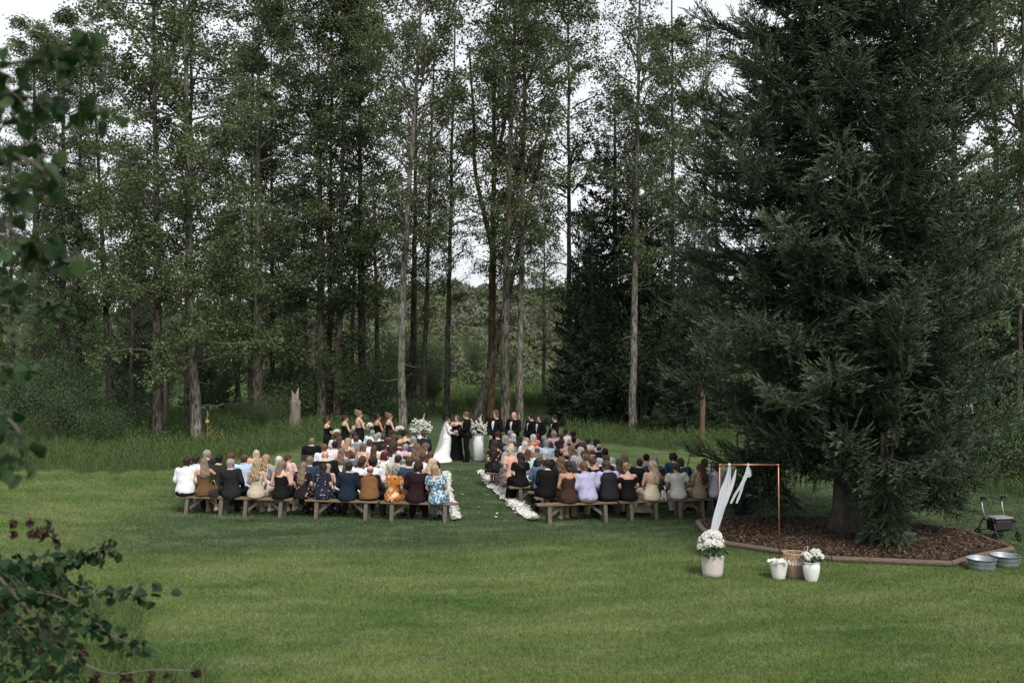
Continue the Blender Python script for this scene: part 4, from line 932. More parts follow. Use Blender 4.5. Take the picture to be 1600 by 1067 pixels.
def hair_mesh(kind):
    parts = []; am, wav, vx = 0.003, 0.0, 0.0115
    cap = [ball((0, -.011, .027), (.086, .105, .103)), ball((0, -.062, -.045), (.062, .050, .062))]
    fuller = [ball((0, -.020, .024), (.094, .112, .112)), ball((0, -.060, -.05), (.078, .062, .075))]
    def fall(w, l, b=1.0): return loft([((0, -.055, .05), .088, .070), ((0, -.080, -.05), .096 * w, .066), ((0, -.120, -.15), .108 * w, .058 * b), ((0, -.150, -.15 - l * .4), .115 * w, .050 * b), ((0, -.160, -.15 - l * .75), .105 * w, .042 * b), ((0, -.155, -.15 - l), .045 * w, .022)], 18)
    if kind == 'short': parts = cap; am = 0.0045
    elif kind == 'crop': parts = [ball((0, -.016, .018), (.081, .099, .100)), ball((0, -.06, -.04), (.056, .046, .055))]; am = 0.0022
    elif kind == 'fringe': parts = [ball((0, -.030, -.010), (.083, .088, .055)), ball((0, -.062, -.045), (.060, .046, .055))]; am = 0.0025
    elif kind == 'thin': parts = [ball((0, -.026, .006), (.080, .090, .078)), ball((0, -.06, -.04), (.058, .046, .055))]; am = 0.002
    elif kind == 'mop': parts = fuller + [ball((.04, .03, .085), .055), ball((-.04, .02, .09), .05), ball((0, -.05, .09), .06)]; am, wav = 0.008, 1.0
    elif kind == 'curly': parts = [ball((0, -.022, .024), (.104, .118, .116)), ball((0, -.065, -.055), (.088, .065, .075))]; am, wav = 0.008, 2.2
    elif kind == 'bob': parts = fuller + [loft([((0, -.035, .04), .098, .085), ((0, -.045, -.06), .102, .075), ((0, -.05, -.14), .088, .058)], 18)]; am = 0.004
    elif kind == 'long': parts = fuller + [fall(0.95, .22)]; am, wav = 0.005, 0.25
    elif kind == 'wavy': parts = fuller + [fall(1.08, .24, 1.15)]; am, wav = 0.010, 1.5
    elif kind == 'straight': parts = fuller + [fall(0.9, .32)]; am, wav = 0.004, 0.1
    elif kind == 'half': parts = fuller + [fall(0.7, .26, 0.9), ball((0, -.115, .02), (.05, .035, .045))]; am, wav = 0.007, 1.2
    elif kind == 'bun': parts = cap + [ball((0, -.118, .035), (.052, .046, .050)), ball((0, -.085, .06), .05)]; am, wav = 0.006, 0.8
    elif kind == 'updo': parts = cap + [ball((0, -.10, .085), (.072, .066, .066)), ball((.03, -.105, .02), .04), ball((-.03, -.10, .015), .042)]; am, wav = 0.007, 1.3
    elif kind == 'low': parts = cap + [ball((0, -.105, -.055), (.060, .048, .052))]; am, wav = 0.006, 0.8
    elif kind == 'cap':
        parts = [ball((0, -.008, .030), (.090, .108, .098)), loft([((0, .095, .040), .075, .055), ((0, .115, .048), .068, .060)], 16)]; am = 0
    P, Q = levelset(parts, vx, 1)
    if kind != 'cap': P = strands(P, Q, am, len(kind) * 1.7, wav=wav)
    return quadmesh('hair' if kind != 'cap' else 'cap', P, Q)
def hair_of(kind): return mesh_of(('hair', kind), lambda: hair_mesh(kind))
def garment_of(pn, kind): return mesh_of((pn, kind), lambda: garment(pn, kind))
def body_of(pn): return mesh_of((pn, 'body'), lambda: body_mesh(pn))

LAP = {0: ((0.255, 0.06, 0.775), (0.12, 0.30, 0.645), (-0.35, 1, -0.25))}
LAPF = {0: ((0.225, 0.04, 0.775), (0.085, 0.26, 0.65), (-0.6, 1, -0.2))}
FWD = {0: ((0.25, 0.26, 0.70), (0.07, 0.46, 0.66), (-0.5, 0.8, -0.3))}
CROSS = {0: ((0.27, 0.05, 0.80), (0.02, 0.20, 0.80), (-1.0, 0.15, 0.05))}
HELD = {0: ((0.235, 0.06, 0.78), (0.05, 0.225, 0.72), (-0.55, 0.75, 0.1))}
CLASP = {0: ((0.27, 0.03, 0.76), (0.06, 0.215, 0.56), (-0.45, 0.25, -0.9))}
FACE = {-1: ((0.24, -0.02, 0.76), (0.20, 0.12, 0.55), (0, 0.3, -1)), 1: ((0.24, 0.05, 0.77), (0.13, 0.27, 0.67), (-0.25, 1, 0.05))}
HANDS = {0: ((0.235, 0.04, 0.77), (0.115, 0.29, 0.66), (-0.15, 1, -0.05))}
BOOK = {0: ((0.235, 0.04, 0.79), (0.10, 0.25, 0.86), (-0.25, 0.8, 0.35))}
NECK = {-1: LAPF[0], 1: ((0.25, 0.10, 0.93), (0.12, 0.10, 1.06), (-0.7, -0.1, 0.4))}
POSES = {
    'm0': Pose(False, arms=LAP), 'm1': Pose(False, lean=0.17, arms=FWD, head=(R(-22), R(-6), 0)), 'm2': Pose(False, lean=0.09, broad=1.16, belly=0.045, arms=LAP, head=(R(14), 0, 0), knees=0.17, feet=0.18),
    'm3': Pose(False, lean=0.05, broad=1.02, arms=CROSS, head=(R(-30), R(-3), 0)), 'm4': Pose(False, lean=0.12, broad=1.04, arms=LAP, head=(R(32), R(-8), 0), knees=0.15),
    'f0': Pose(True, lean=0.05, arms=LAPF, knees=0.075, feet=0.07), 'f1': Pose(True, lean=0.12, arms=LAPF, knees=0.075, feet=0.06, head=(R(-28), R(-4), R(4)), legsrot=0.05), 'f2': Pose(True, lean=0.07, arms=LAPF, broad=1.18, belly=0.03, head=(R(18), 0, R(-3)), knees=0.10, feet=0.10),
    'f3': Pose(True, lean=0.06, arms=NECK, knees=0.075, feet=0.08, head=(R(24), R(-5), 0)),
    'groomsman': Pose(False, True, lean=-0.02, arms=CLASP, head=(R(8), R(-10), 0)), 'groomsman_b': Pose(False, True, lean=-0.03, broad=1.05, arms=CLASP, head=(R(18), R(-3), 0)),
    'maid': Pose(True, True, lean=-0.02, arms=HELD, head=(R(-14), R(-2), 0)), 'groom': Pose(False, True, lean=0.0, arms=HANDS, head=(0, R(-8), 0)), 'bride': Pose(True, True, lean=-0.01, arms=HANDS, head=(0, R(2), 0)),
    'officiant': Pose(True, True, lean=0.0, broad=1.15, belly=0.03, arms=BOOK, head=(R(-6), R(-10), 0)),
}
# --- materials of skin, hair and cloth -----------------------------
SKIN = {k: mat('skin_' + k, c, 0.55, 0.08, 14, spec=0.35) for k, c in dict(fair=(0.46, 0.28, 0.205), warm=(0.42, 0.245, 0.165), tan=(0.36, 0.195, 0.12), pink=(0.52, 0.29, 0.225), deep=(0.22, 0.12, 0.075)).items()}
EYEW = mat('eye_white', (0.7, 0.68, 0.64), 0.3, 0.02); EYED = mat('eye_dark', (0.03, 0.02, 0.015), 0.3, 0.1); LIP = mat('lips', (0.38, 0.15, 0.13), 0.45, 0.1)
HAIRC = {k: mat('hair_' + k, c, 0.48, 0.42, 32, 0.7, 55, (1, 1, 0.16), spec=0.18) for k, c in dict(black=(0.010, 0.008, 0.008), dark=(0.022, 0.014, 0.010), brown=(0.055, 0.032, 0.020), lbrown=(0.115, 0.070, 0.042), ash=(0.145, 0.105, 0.072), blonde=(0.27, 0.195, 0.12),
    pale=(0.38, 0.30, 0.21), grey=(0.21, 0.195, 0.18), silver=(0.40, 0.385, 0.36), auburn=(0.085, 0.036, 0.020), red=(0.075, 0.012, 0.012), ginger=(0.105, 0.060, 0.034), lilac=(0.40, 0.24, 0.30)).items()}
COL = dict(white=(0.60, 0.605, 0.62), offwhite=(0.50, 0.48, 0.45), cream=(0.60, 0.53, 0.38), black=(0.006, 0.006, 0.007), charcoal=(0.014, 0.0145, 0.017), navy=(0.010, 0.014, 0.026), midnight=(0.009, 0.016, 0.030), bluesuit=(0.022, 0.038, 0.068), slate=(0.085, 0.105, 0.135),
    greysuit=(0.15, 0.16, 0.175), bluegrey=(0.235, 0.265, 0.315), lightblue=(0.36, 0.47, 0.62), paleblue=(0.52, 0.58, 0.68), lilac=(0.35, 0.34, 0.50), lavender=(0.44, 0.43, 0.52), olive=(0.016, 0.020, 0.015), brown=(0.036, 0.021, 0.015), tan=(0.15, 0.072, 0.028), beige=(0.40, 0.345, 0.27),
    plum=(0.017, 0.007, 0.010), burgundy=(0.10, 0.014, 0.020), pinkplaid=(0.50, 0.30, 0.28), palepink=(0.60, 0.47, 0.50), pink=(0.58, 0.33, 0.36), coral=(0.60, 0.13, 0.09), orange=(0.50, 0.085, 0.035), peach=(0.52, 0.30, 0.22), aqua=(0.42, 0.58, 0.58), teal=(0.02, 0.06, 0.09),
    denim=(0.070, 0.105, 0.17), bronze=(0.10, 0.055, 0.028), green=(0.1, 0.3, 0.15), grey=(0.24, 0.24, 0.25), khaki=(0.17, 0.13, 0.095), purple=(0.055, 0.045, 0.12))
CLOTH = {}
def cloth(c):
    if c not in CLOTH:
        if c in COL: CLOTH[c] = mat('cloth_' + c, COL[c], 0.85, 0.14, 7, 0.35, 45, spec=0.12)
        else:
            a, b, sc, thr, third = PRINT[c]; m = mat('cloth_' + c, a, 0.85, 0.1, 7, 0.3, 45, spec=0.2); t = m.node_tree; p = t.nodes['Principled BSDF']
            src = p.inputs['Base Color'].links[0].from_socket; tcn = N(t, 'ShaderNodeTexCoord')
            def over(src, colr, scale, lo, kind):
                if kind == 'voronoi':
                    v = N(t, 'ShaderNodeTexVoronoi'); v.inputs['Scale'].default_value = scale; o = v.outputs['Distance']
                elif kind == 'plaid':
                    v = N(t, 'ShaderNodeTexChecker'); v.inputs['Scale'].default_value = scale; o = v.outputs['Fac']
                else:
                    v = N(t, 'ShaderNodeTexNoise'); v.inputs['Scale'].default_value = scale; v.inputs['Detail'].default_value = 3; o = v.outputs[0]
                t.links.new(tcn.outputs['Object'], v.inputs['Vector']); rr = N(t, 'ShaderNodeValToRGB'); e = rr.color_ramp.elements
                inv = kind == 'voronoi'; e[0].position = lo; e[1].position = lo + 0.05; e[0].color = (1, 1, 1, 1) if inv else (0, 0, 0, 1); e[1].color = (0, 0, 0, 1) if inv else (1, 1, 1, 1)
                t.links.new(o, rr.inputs[0]); x = N(t, 'ShaderNodeMix', data_type='RGBA'); t.links.new(rr.outputs[0], x.inputs[0]); t.links.new(src, x.inputs[6]); x.inputs[7].default_value = (*colr, 1); t.links.new(x.outputs[2], p.inputs['Base Color']); return x.outputs[2]
            src = over(src, b, sc, thr, 'plaid' if 'plaid' in c else ('noise' if thr > 0.4 else 'voronoi'))
            if third: over(src, third[0], third[1], third[2], 'voronoi')
            CLOTH[c] = m
    return CLOTH[c]
PRINT = {'darkfloral': ((0.008, 0.007, 0.008), (0.42, 0.20, 0.20), 11, 0.24, None), 'navyfloral': ((0.010, 0.015, 0.030), (0.36, 0.26, 0.30), 13, 0.20, None), 'orangefloral': ((0.38, 0.125, 0.022), (0.55, 0.45, 0.30), 9, 0.52, ((0.10, 0.022, 0.01), 8, 0.22)),
    'blueprint': ((0.05, 0.125, 0.21), (0.48, 0.56, 0.60), 22, 0.50, None), 'whitefloral': ((0.62, 0.60, 0.62), (0.05, 0.08, 0.20), 10, 0.30, None), 'greenfloral': ((0.66, 0.66, 0.64), (0.05, 0.25, 0.11), 14, 0.33, None), 'leopard': ((0.30, 0.25, 0.18), (0.035, 0.028, 0.022), 38, 0.34, None),
    'pinkplaidcheck': ((0.50, 0.28, 0.26), (0.62, 0.45, 0.42), 30, 0.5, None), 'dots': ((0.028, 0.03, 0.04), (0.40, 0.40, 0.42), 26, 0.2, None), 'lilacprint': ((0.50, 0.38, 0.48), (0.62, 0.55, 0.62), 20, 0.5, None), 'stripe': ((0.60, 0.62, 0.66), (0.10, 0.14, 0.24), 14, 0.56, None), 'coralfloral': ((0.58, 0.16, 0.12), (0.55, 0.40, 0.30), 14, 0.3, None)}
def setmat(o, i, m): o.material_slots[i].link = 'OBJECT'; o.material_slots[i].material = m
def add_part(root, name, me, m, hair_pose=None):
    o = link(name, me, root); setmat(o, 0, m)
    if hair_pose is not None:
        s = POSES[hair_pose]; g = 0.95 if s.fem else 1.0
        M = Matrix.Identity(4)
        for i in range(3):
            for j in range(3): M[i][j] = s.hrot[i, j] * g * 1.035
            M[i][3] = s.headc[i]
        o.matrix_local = M
    return o
def person(pn, loc, yaw, scale, outfit, hair, hairc, skin, label, group=None, sx=1.0):
    """outfit: list of (garment kind, part name, cloth)"""
    o = link('person', body_of(pn), loc=loc); tag(o, label, 'person', group)
    o.rotation_euler = (0, 0, yaw); o.scale = (scale * sx, scale * (0.5 + 0.5 * sx), scale)
    for i, m in enumerate((SKIN[skin], EYEW, EYED, LIP)): setmat(o, i, m)
    for kind, nm, c in outfit:
        for kd, n2 in ([('shoe_a', 'shoe'), ('shoe_b', 'shoe')] if kind == 'shoes' else [(kind, nm)]): add_part(o, n2, garment_of(pn, kd), cloth(c))
    if hair: add_part(o, 'hair' if hair != 'cap' else 'cap', hair_of(hair), cloth(hairc) if hair == 'cap' else HAIRC[hairc], pn)
    return o
OUT = {
    'suit': lambda c, d: [('jacket', 'jacket', c), ('collar', 'shirt_collar', 'white'), ('trousers', 'trousers', d or c), ('shoes', 'shoes', 'black')],
    'shirt': lambda c, d: [('shirt', 'shirt', c), ('collar', 'collar', c), ('trousers', 'trousers', d or 'charcoal'), ('shoes', 'shoes', 'brown')],
    'tee': lambda c, d: [('tee', 'shirt', c), ('trousers', 'trousers', d or 'charcoal'), ('shoes', 'shoes', 'brown')],
    'vest': lambda c, d: [('shirt', 'shirt', d), ('vest', 'waistcoat', c), ('collar', 'collar', d), ('trousers', 'trousers', 'charcoal'), ('shoes', 'shoes', 'brown')],
    'tank': lambda c, d: [('tank', 'dress_top', c), (d or 'skirt', 'skirt', c), ('shoes', 'shoes', 'beige')],
    'strapless': lambda c, d: [('strapless', 'dress_top', c), (d or 'skirt', 'skirt', c), ('shoes', 'shoes', 'beige')],
    'halter': lambda c, d: [('halter', 'dress_top', c), (d or 'skirt', 'skirt', c), ('shoes', 'shoes', 'black')],
    'off': lambda c, d: [('off', 'dress_top', c), (d or 'skirt', 'skirt', c), ('shoes', 'shoes', 'black')],
    'dress': lambda c, d: [('dress', 'dress_top', c), (d or 'skirt', 'skirt', c), ('shoes', 'shoes', 'black')],
    'blouse': lambda c, d: [('shirt', 'blouse', c), (d or 'skirt', 'skirt', 'charcoal' if d is None else c), ('shoes', 'shoes', 'black')],
}
# block, px, py of head top, pose, outfit, colour, second, hair, hair colour, skin, clothing words
G = '''
L 291 713 m2 shirt white charcoal short dark warm white shirt
L 321 719 f3 strapless bronze - long ash warm bronze strapless dress
L 365 716 m0 suit charcoal - short grey fair black suit
L 400 721 f0 strapless beige - wavy blonde fair beige linen dress
L 440 725 f1 tank black - long ash fair plain black dress
L 472 726 f0 dress darkfloral gown straight ash fair black dress with pink flowers
L 506 729 f2 dress navyfloral gown long black warm navy floral dress
L 541 722 m0 suit midnight brown short dark fair midnight blue suit
L 578 731 m2 vest tan plum fringe ginger pink tan waistcoat over plum shirt
L 610 731 f0 dress orangefloral - curly grey tan orange patterned dress
L 648 721 m0 suit plum - curly dark fair plum coloured suit
L 687 727 f0 dress blueprint gown bob blonde fair blue and white print dress
L 309 712 m0 shirt paleblue - short dark warm pale blue shirt
L 341 711 m2 suit olive - short black warm dark olive suit
L 357 713 f1 dress burgundy - long auburn fair dark red dress
L 380 709 m0 shirt lightblue - crop brown fair light blue shirt
L 397 713 f2 dress peach - bob pale fair peach dress
L 416 715 f0 tank whitefloral - wavy blonde fair white dress with blue flowers
L 434 713 m0 suit grey - short silver fair grey jacket
L 452 712 m3 shirt pinkplaidcheck - short brown warm pink checked shirt
L 483 713 m0 suit bluesuit - short ash fair blue suit
L 511 721 f0 tank palepink - straight blonde fair pale pink top
L 549 716 m0 shirt white - short dark fair white shirt
L 566 719 f0 dress burgundy - wavy auburn fair burgundy dress
L 582 716 m0 shirt white - short black fair white shirt
L 597 710 f0 dress greenfloral - bob red fair white dress with green leaves
L 614 712 m0 suit beige - short dark fair beige jacket
L 639 713 m2 suit bluesuit - short brown fair blue suit
L 671 720 f1 tank brown - straight pale fair brown sleeveless dress
L 323 703 m3 suit charcoal - short grey tan charcoal suit
L 509 704 m2 suit black - none - pink black suit
L 531 707 f0 tank cream - wavy ash fair cream top
L 548 713 m0 suit slate - crop brown fair slate blue jacket
L 566 697 f0 tank offwhite - bob lbrown fair off white lace top
L 585 699 f0 tank black - long brown fair black top
L 597 694 m0 shirt white - short dark fair white shirt
L 627 693 m0 shirt lavender - crop grey fair lavender shirt
L 611 699 f1 dress offwhite - wavy dark fair off white dress
L 633 709 m0 suit slate - fringe brown pink slate blue suit
L 648 694 f0 tank coralfloral - wavy lbrown fair coral floral dress
L 660 696 f1 tank black - wavy lbrown fair black dress
L 656 707 m0 shirt white - short brown fair white shirt
L 676 709 f0 dress charcoal - long brown fair charcoal dress
L 487 683 m0 suit black - crop ash fair black suit
L 506 693 m0 shirt white - short ginger fair white shirt
L 521 689 m0 shirt palepink - short black warm pale pink shirt
L 526 678 f2 dress offwhite - curly brown fair off white wrap
L 531 685 f0 tank burgundy - wavy auburn fair red top
L 542 688 f1 tank bronze - wavy blonde fair bronze top with straps
L 549 674 m0 shirt white - short dark warm white shirt
L 558 680 m0 suit greysuit - short brown fair grey suit
L 573 687 m0 shirt white - short brown fair white shirt
L 577 674 m0 shirt paleblue - short grey fair pale blue shirt
L 586 678 m3 shirt white - short grey fair white shirt
L 593 679 m0 suit charcoal - short grey tan charcoal suit
L 601 686 f0 dress charcoal - bob brown fair charcoal dress
L 612 682 f0 dress black - long brown fair black dress
L 611 673 f0 dress black - low dark fair black dress
L 622 687 m0 suit burgundy - fringe ginger pink burgundy jacket
L 636 675 f1 tank black - updo dark fair black dress with straps
L 647 684 f2 dress purple - bob grey fair dark purple dress
L 649 679 m0 suit navy - short dark fair navy suit
L 660 675 m4 vest navy navy short brown warm navy sleeveless top
R 855 718 m2 suit black - short dark fair black suit
R 889 722 f0 tank brown - low dark tan dark brown dress
R 921 720 m2 shirt lilac khaki short ginger fair lilac shirt and khaki trousers
R 954 717 m0 vest charcoal lilac short brown fair dark waistcoat over lilac shirt
R 983 729 f1 off black - updo blonde fair black off shoulder dress
R 1016 723 f3 halter cream gown half pale fair cream satin halter dress
R 1062 727 m4 tee offwhite offwhite short brown tan off white shirt and trousers
R 1091 738 f3 dress leopard - wavy auburn tan leopard print dress
R 1120 736 m2 tee lavender navy short brown fair lavender shirt
R 844 716 m3 shirt denim - short brown fair denim blue shirt
R 877 718 f0 dress charcoal - wavy lbrown fair charcoal dress
R 909 720 m0 suit charcoal - short grey fair charcoal suit
R 935 716 f1 dress black - updo lbrown warm black dress
R 952 713 m0 vest navy white short brown fair navy waistcoat over white shirt
R 966 722 f0 dress plum - long brown fair plum dress
R 978 712 f0 tank black - long ash fair black dress with bare shoulders
R 992 716 m0 suit navy - crop dark fair navy suit
R 1013 710 m3 tee grey - cap charcoal fair grey shirt and black cap
R 1021 715 f0 dress dots - long grey fair dark dotted dress
R 1056 711 m4 suit teal - mop dark warm dark teal jacket
R 1070 716 m0 tee teal - short brown fair teal shirt
R 1107 731 m0 tee stripe - short dark fair striped shirt
R 832 708 f1 dress aqua - wavy auburn fair pale aqua dress
R 813 711 f0 dress black gown long black fair long black dress
R 868 705 f0 tank black - low black warm black dress with pale collar
R 880 706 m0 suit slate - fringe dark warm slate grey jacket
R 894 700 f0 tank navy - wavy ash warm navy dress with straps
R 905 702 f2 dress lavender - bob silver fair lavender top
R 914 708 f0 dress black - long brown fair black top
R 927 707 m2 shirt beige - crop lbrown fair beige shirt
R 949 699 m0 shirt white - short black warm white shirt
R 938 694 m0 suit navy - fringe brown fair navy suit
R 847 700 m0 suit charcoal - short silver fair charcoal suit and white collar
R 838 698 m0 shirt khaki - thin lbrown pink khaki shirt
R 803 700 f1 dress peach - curly pale fair peach dress
R 797 693 m4 suit bluegrey - none - pink blue grey suit
R 822 692 f0 tank lilacprint - bob silver fair lilac print dress
R 824 687 f0 dress white - bob blonde fair white top
R 853 692 f0 dress charcoal - long brown fair charcoal top
R 873 692 f0 tank black - low black warm black dress with straps
R 882 690 f1 dress pink - long dark warm pink dress
R 895 686 f0 dress black - updo dark tan black dress
R 907 693 m0 shirt lilac - short brown fair lilac shirt
R 917 693 f0 dress brown - long brown fair brown dress
R 928 699 m0 suit charcoal - thin lbrown pink charcoal suit
R 929 688 m0 shirt white - mop dark fair white shirt
R 919 685 m3 shirt white - short brown fair white shirt
R 793 688 f1 suit greysuit - bob grey fair grey jacket
R 811 685 f0 dress black - long black warm black dress
R 833 681 f0 dress orange - bob silver fair bright orange dress
R 840 683 f1 dress navy - bob red fair navy dress
R 848 685 m0 shirt lightblue - short grey fair light blue shirt
R 857 681 m0 suit bluesuit - short grey fair blue suit
R 868 682 f0 dress pink - curly blonde fair rose pink dress
R 878 679 m0 shirt palepink - crop brown fair pale pink shirt
R 886 673 f1 blouse white - low dark warm white blouse
R 899 676 f2 tank beige - updo dark tan beige dress with bare shoulders
R 779 674 m4 suit black - short dark tan black suit
R 776 690 f1 dress darkfloral - long dark warm black dress with pink flowers
R 787 681 m0 suit charcoal - bob grey fair charcoal jacket
R 796 676 f0 tank bronze - curly grey fair bronze top
R 804 679 m0 suit slate - short silver fair slate grey suit
R 868 676 m3 suit navy - short brown fair dark navy suit
'''
SEAT_TOP = 0.45
def rowD(blk, px): return 22.55 + (715 - px) / 438 * 1.15 if blk == 'L' else 22.45 + (px - 850) / 290 * 1.0
YAW = {'L': -math.atan(1.15 / 6.7), 'R': math.atan(1.0 / 4.35)}
guests = []
for ln in G.strip().splitlines():
    q = ln.split(); blk, px, py = q[0], float(q[1]), float(q[2]); Hn = 1.335 if q[3][0] == 'm' else 1.27
    b = rowD(blk, px); k = ((CAM_H - Hn) * FPX / (py - HOR)) - b
    guests.append(dict(blk=blk, px=px, py=py, pose=q[3], out=q[4], col=q[5], col2=None if q[6] == '-' else q[6], hair=None if q[7] == 'none' else q[7], hc=q[8], skin=q[9], words=' '.join(q[10:]), k=k))
ROWGAP = 0.98
occ = {}
for g in sorted(guests, key=lambda g: g['k']):
    best = None
    for row in range(0, 12):
        D = rowD(g['blk'], g['px']) + row * ROWGAP; x = gx(g['px'], D)
        Hh = CAM_H - (g['py'] - HOR) * D / FPX
        Hn = 1.335 if g['pose'][0] == 'm' else 1.27
        cost = abs(row - g['k'] / ROWGAP) * 1.0
        for xx in occ.get((g['blk'], row), []):
            d = abs(x - xx)
            if d < 0.46: cost += (0.46 - d) * 12
        if best is None or cost < best[0]: best = (cost, row, D, x, Hh)
    _, g['row'], g['D'], g['x'], g['H'] = best
    occ.setdefault((g['blk'], g['row']), []).append(g['x'])
# nudge neighbours apart along their bench
for it in range(30):
    for key in occ:
        row = sorted([g for g in guests if (g['blk'], g['row']) == key], key=lambda g: g['x'])
        for a, b in zip(row, row[1:]):
            d = b['x'] - a['x']
            if d < 0.44: a['x'] -= (0.44 - d) * 0.4; b['x'] += (0.44 - d) * 0.4
ORD = ['back', 'second', 'third', 'fourth', 'fifth', 'sixth', 'seventh', 'eighth', 'ninth', 'tenth', 'eleventh', 'twelfth']
NTH = ['first', 'second', 'third', 'fourth', 'fifth', 'sixth', 'seventh', 'eighth', 'ninth', 'tenth', 'eleventh', 'twelfth', 'thirteenth', 'fourteenth', 'fifteenth', 'sixteenth']
rows = {}
for g in guests: rows.setdefault((g['blk'], g['row']), []).append(g)
BENCHROWS = {}
r = np.random.default_rng(77)
for (blk, row), lst in sorted(rows.items()):
    lst.sort(key=lambda g: -g['x'] if blk == 'L' else g['x'])
    for i, g in enumerate(lst):
        px = 800 + FPX * g['x'] / g['D']
        g['D'] = rowD(blk, px) + row * ROWGAP
        Hn = 1.335 if g['pose'][0] == 'm' else 1.28
        Hh = CAM_H - (g['py'] - HOR) * g['D'] / FPX
        s = float(np.clip(Hh / Hn, 0.90, 1.07)) if g['words'] != 'pale pink top' else 0.85
        rr_ = ('back row' if row == 0 else ORD[row] + ' row from the back')
        lab = '%s, %s from aisle, %s, %s block' % (g['words'], NTH[i], rr_, 'left' if blk == 'L' else 'right')
        lab = 'guest in ' + lab if len(lab.split()) <= 14 else lab
        o = person(g['pose'], (g['x'], g['D'], 0.0), YAW[blk] + r.normal() * 0.12, s, OUT[g['out']](g['col'], g['col2']), g['hair'], g['hc'], g['skin'], lab, 'guests seated on the benches', sx=float(np.clip(r.normal(1.02, 0.05), 0.93, 1.12)))
        o.rotation_euler = (r.normal() * 0.045, r.normal() * 0.05, o.rotation_euler.z)
        o.location.z = SEAT_TOP * (1 - s) if s > 0.86 else 0.02
    BENCHROWS[(blk, row)] = (min(g['x'] for g in lst), max(g['x'] for g in lst), float(np.mean([g['D'] for g in lst])))
    print(blk, row, len(lst), ' '.join('%.2f' % g['H'] for g in lst))

# ------------------------------------------------------------------ the wedding party (standing)
def stand(pose, px, py, D, yaw, outfit, hair, hc, skin, label, group=None, sx=1.0):
    nat = POSES[pose].headc[2] + 0.125; s = (CAM_H - (py - HOR) * D / FPX) / nat
    return person(pose, (gx(px, D), D, 0), yaw, s, outfit, hair, hc, skin, label, group, sx)
def front_panel(root, pn, zrow, hw, m, name, jac='jacket', off=0.006):
    """cloth lying on the front of a garment, following its surface: rows (z, half width)"""
    me = garment_of(pn, jac); V = np.empty(len(me.vertices) * 3); me.vertices.foreach_get('co', V); V = V.reshape(-1, 3)
    bvh = BVHTree.FromPolygons([tuple(v) for v in V], [tuple(p.vertices) for p in me.polygons]); P = []
    zs = np.linspace(zrow[0], zrow[-1], 12)
    for z in zs:
        w_ = np.interp(z, zrow, hw)
        for u in np.linspace(-1, 1, 5):
            hit = bvh.ray_cast(Vector((u * w_, 1.0, z)), Vector((0, -1, 0)))[0]
            P.append((u * w_, (hit.y if hit else P[-1][1] if P else 0.1) + off, z))
    P = np.array(P); B = P - [0, 0.012, 0]; n = len(P); q = []
    for i in range(11):
        for j in range(4): a = i * 5 + j; q.append([a, a + 1, a + 6, a + 5]); q.append([n + a, n + a + 5, n + a + 6, n + a + 1])
    mb = MB(); mb.add(np.vstack([P, B]), q); o = link(name, mb.mesh(name, [m]), root); return o, P
def tux(pose, px, py, D, yaw, hair, hc, skin, label, group=None, wide=0.05, sx=1.0, tie='black'):
    o = stand(pose, px, py, D, yaw, OUT['suit']('black', None), hair, hc, skin, label, group, sx)
    f, P = front_panel(o, pose, [0.37 + .74, 0.37 + .90, 0.37 + 1.03], [0.012, wide, 0.042], cloth('white'), 'shirt_front')
    c = P[-3] ; mb = MB()
    for k in (-1, 1): mb.many(loft([((c[0] + k * x, c[1] + .014, c[2] + .012), b, a, (0, 0, 1), (0, 1, 0)) for x, a, b in ((.004, .010, .010), (.022, .012, .020), (.052, .008, .027), (.056, .004, .024))], 10))
    mb.many(ball((c[0], c[1] + .018, c[2] + .012), (.010, .009, .011), 8, 6)); link('bow_tie', mb.mesh('bow_tie', [cloth(tie)]), o)
    return o
DW = 34.3
pi = math.pi
tux('groom', 729, 643, DW, R(100), 'short', 'ginger', 'fair', 'groom in a black suit holding the hands of the bride')
groom = [o for o in bpy.data.objects if o.get('label', '').startswith('groom in')][0]
OFF = stand('officiant', 713.5, 648.5, DW + 0.55, R(172), [('tank', 'dress_top', 'black'), ('gown', 'skirt', 'black'), ('shoes', 'shoes', 'black')], 'bob', 'lbrown', 'fair', 'officiant in a long black dress reading from an open book between the couple')
mb = MB(); s = POSES['officiant']; c = s.spine(0.92) + np.array([0, 0.36, -0.02])
for k in (-1, 1): mb.many(box(c + [k * .075, 0, 0.012], (.15, .20, .014), rot3(R(35), -k * 0.22, 0), 0.003), 1); mb.many(box(c + [k * .077, -.004, -.002], (.16, .215, .008), rot3(R(35), -k * 0.22, 0), 0.002), 0)
bk = link('book', mb.mesh('book', [cloth('black'), cloth('offwhite')])); bk.matrix_world = Matrix.Translation(OFF.location) @ OFF.rotation_euler.to_matrix().to_4x4() @ Matrix.Diagonal((*OFF.scale, 1)); tag(bk, 'open book with a black cover in the hands of the officiant', 'book')

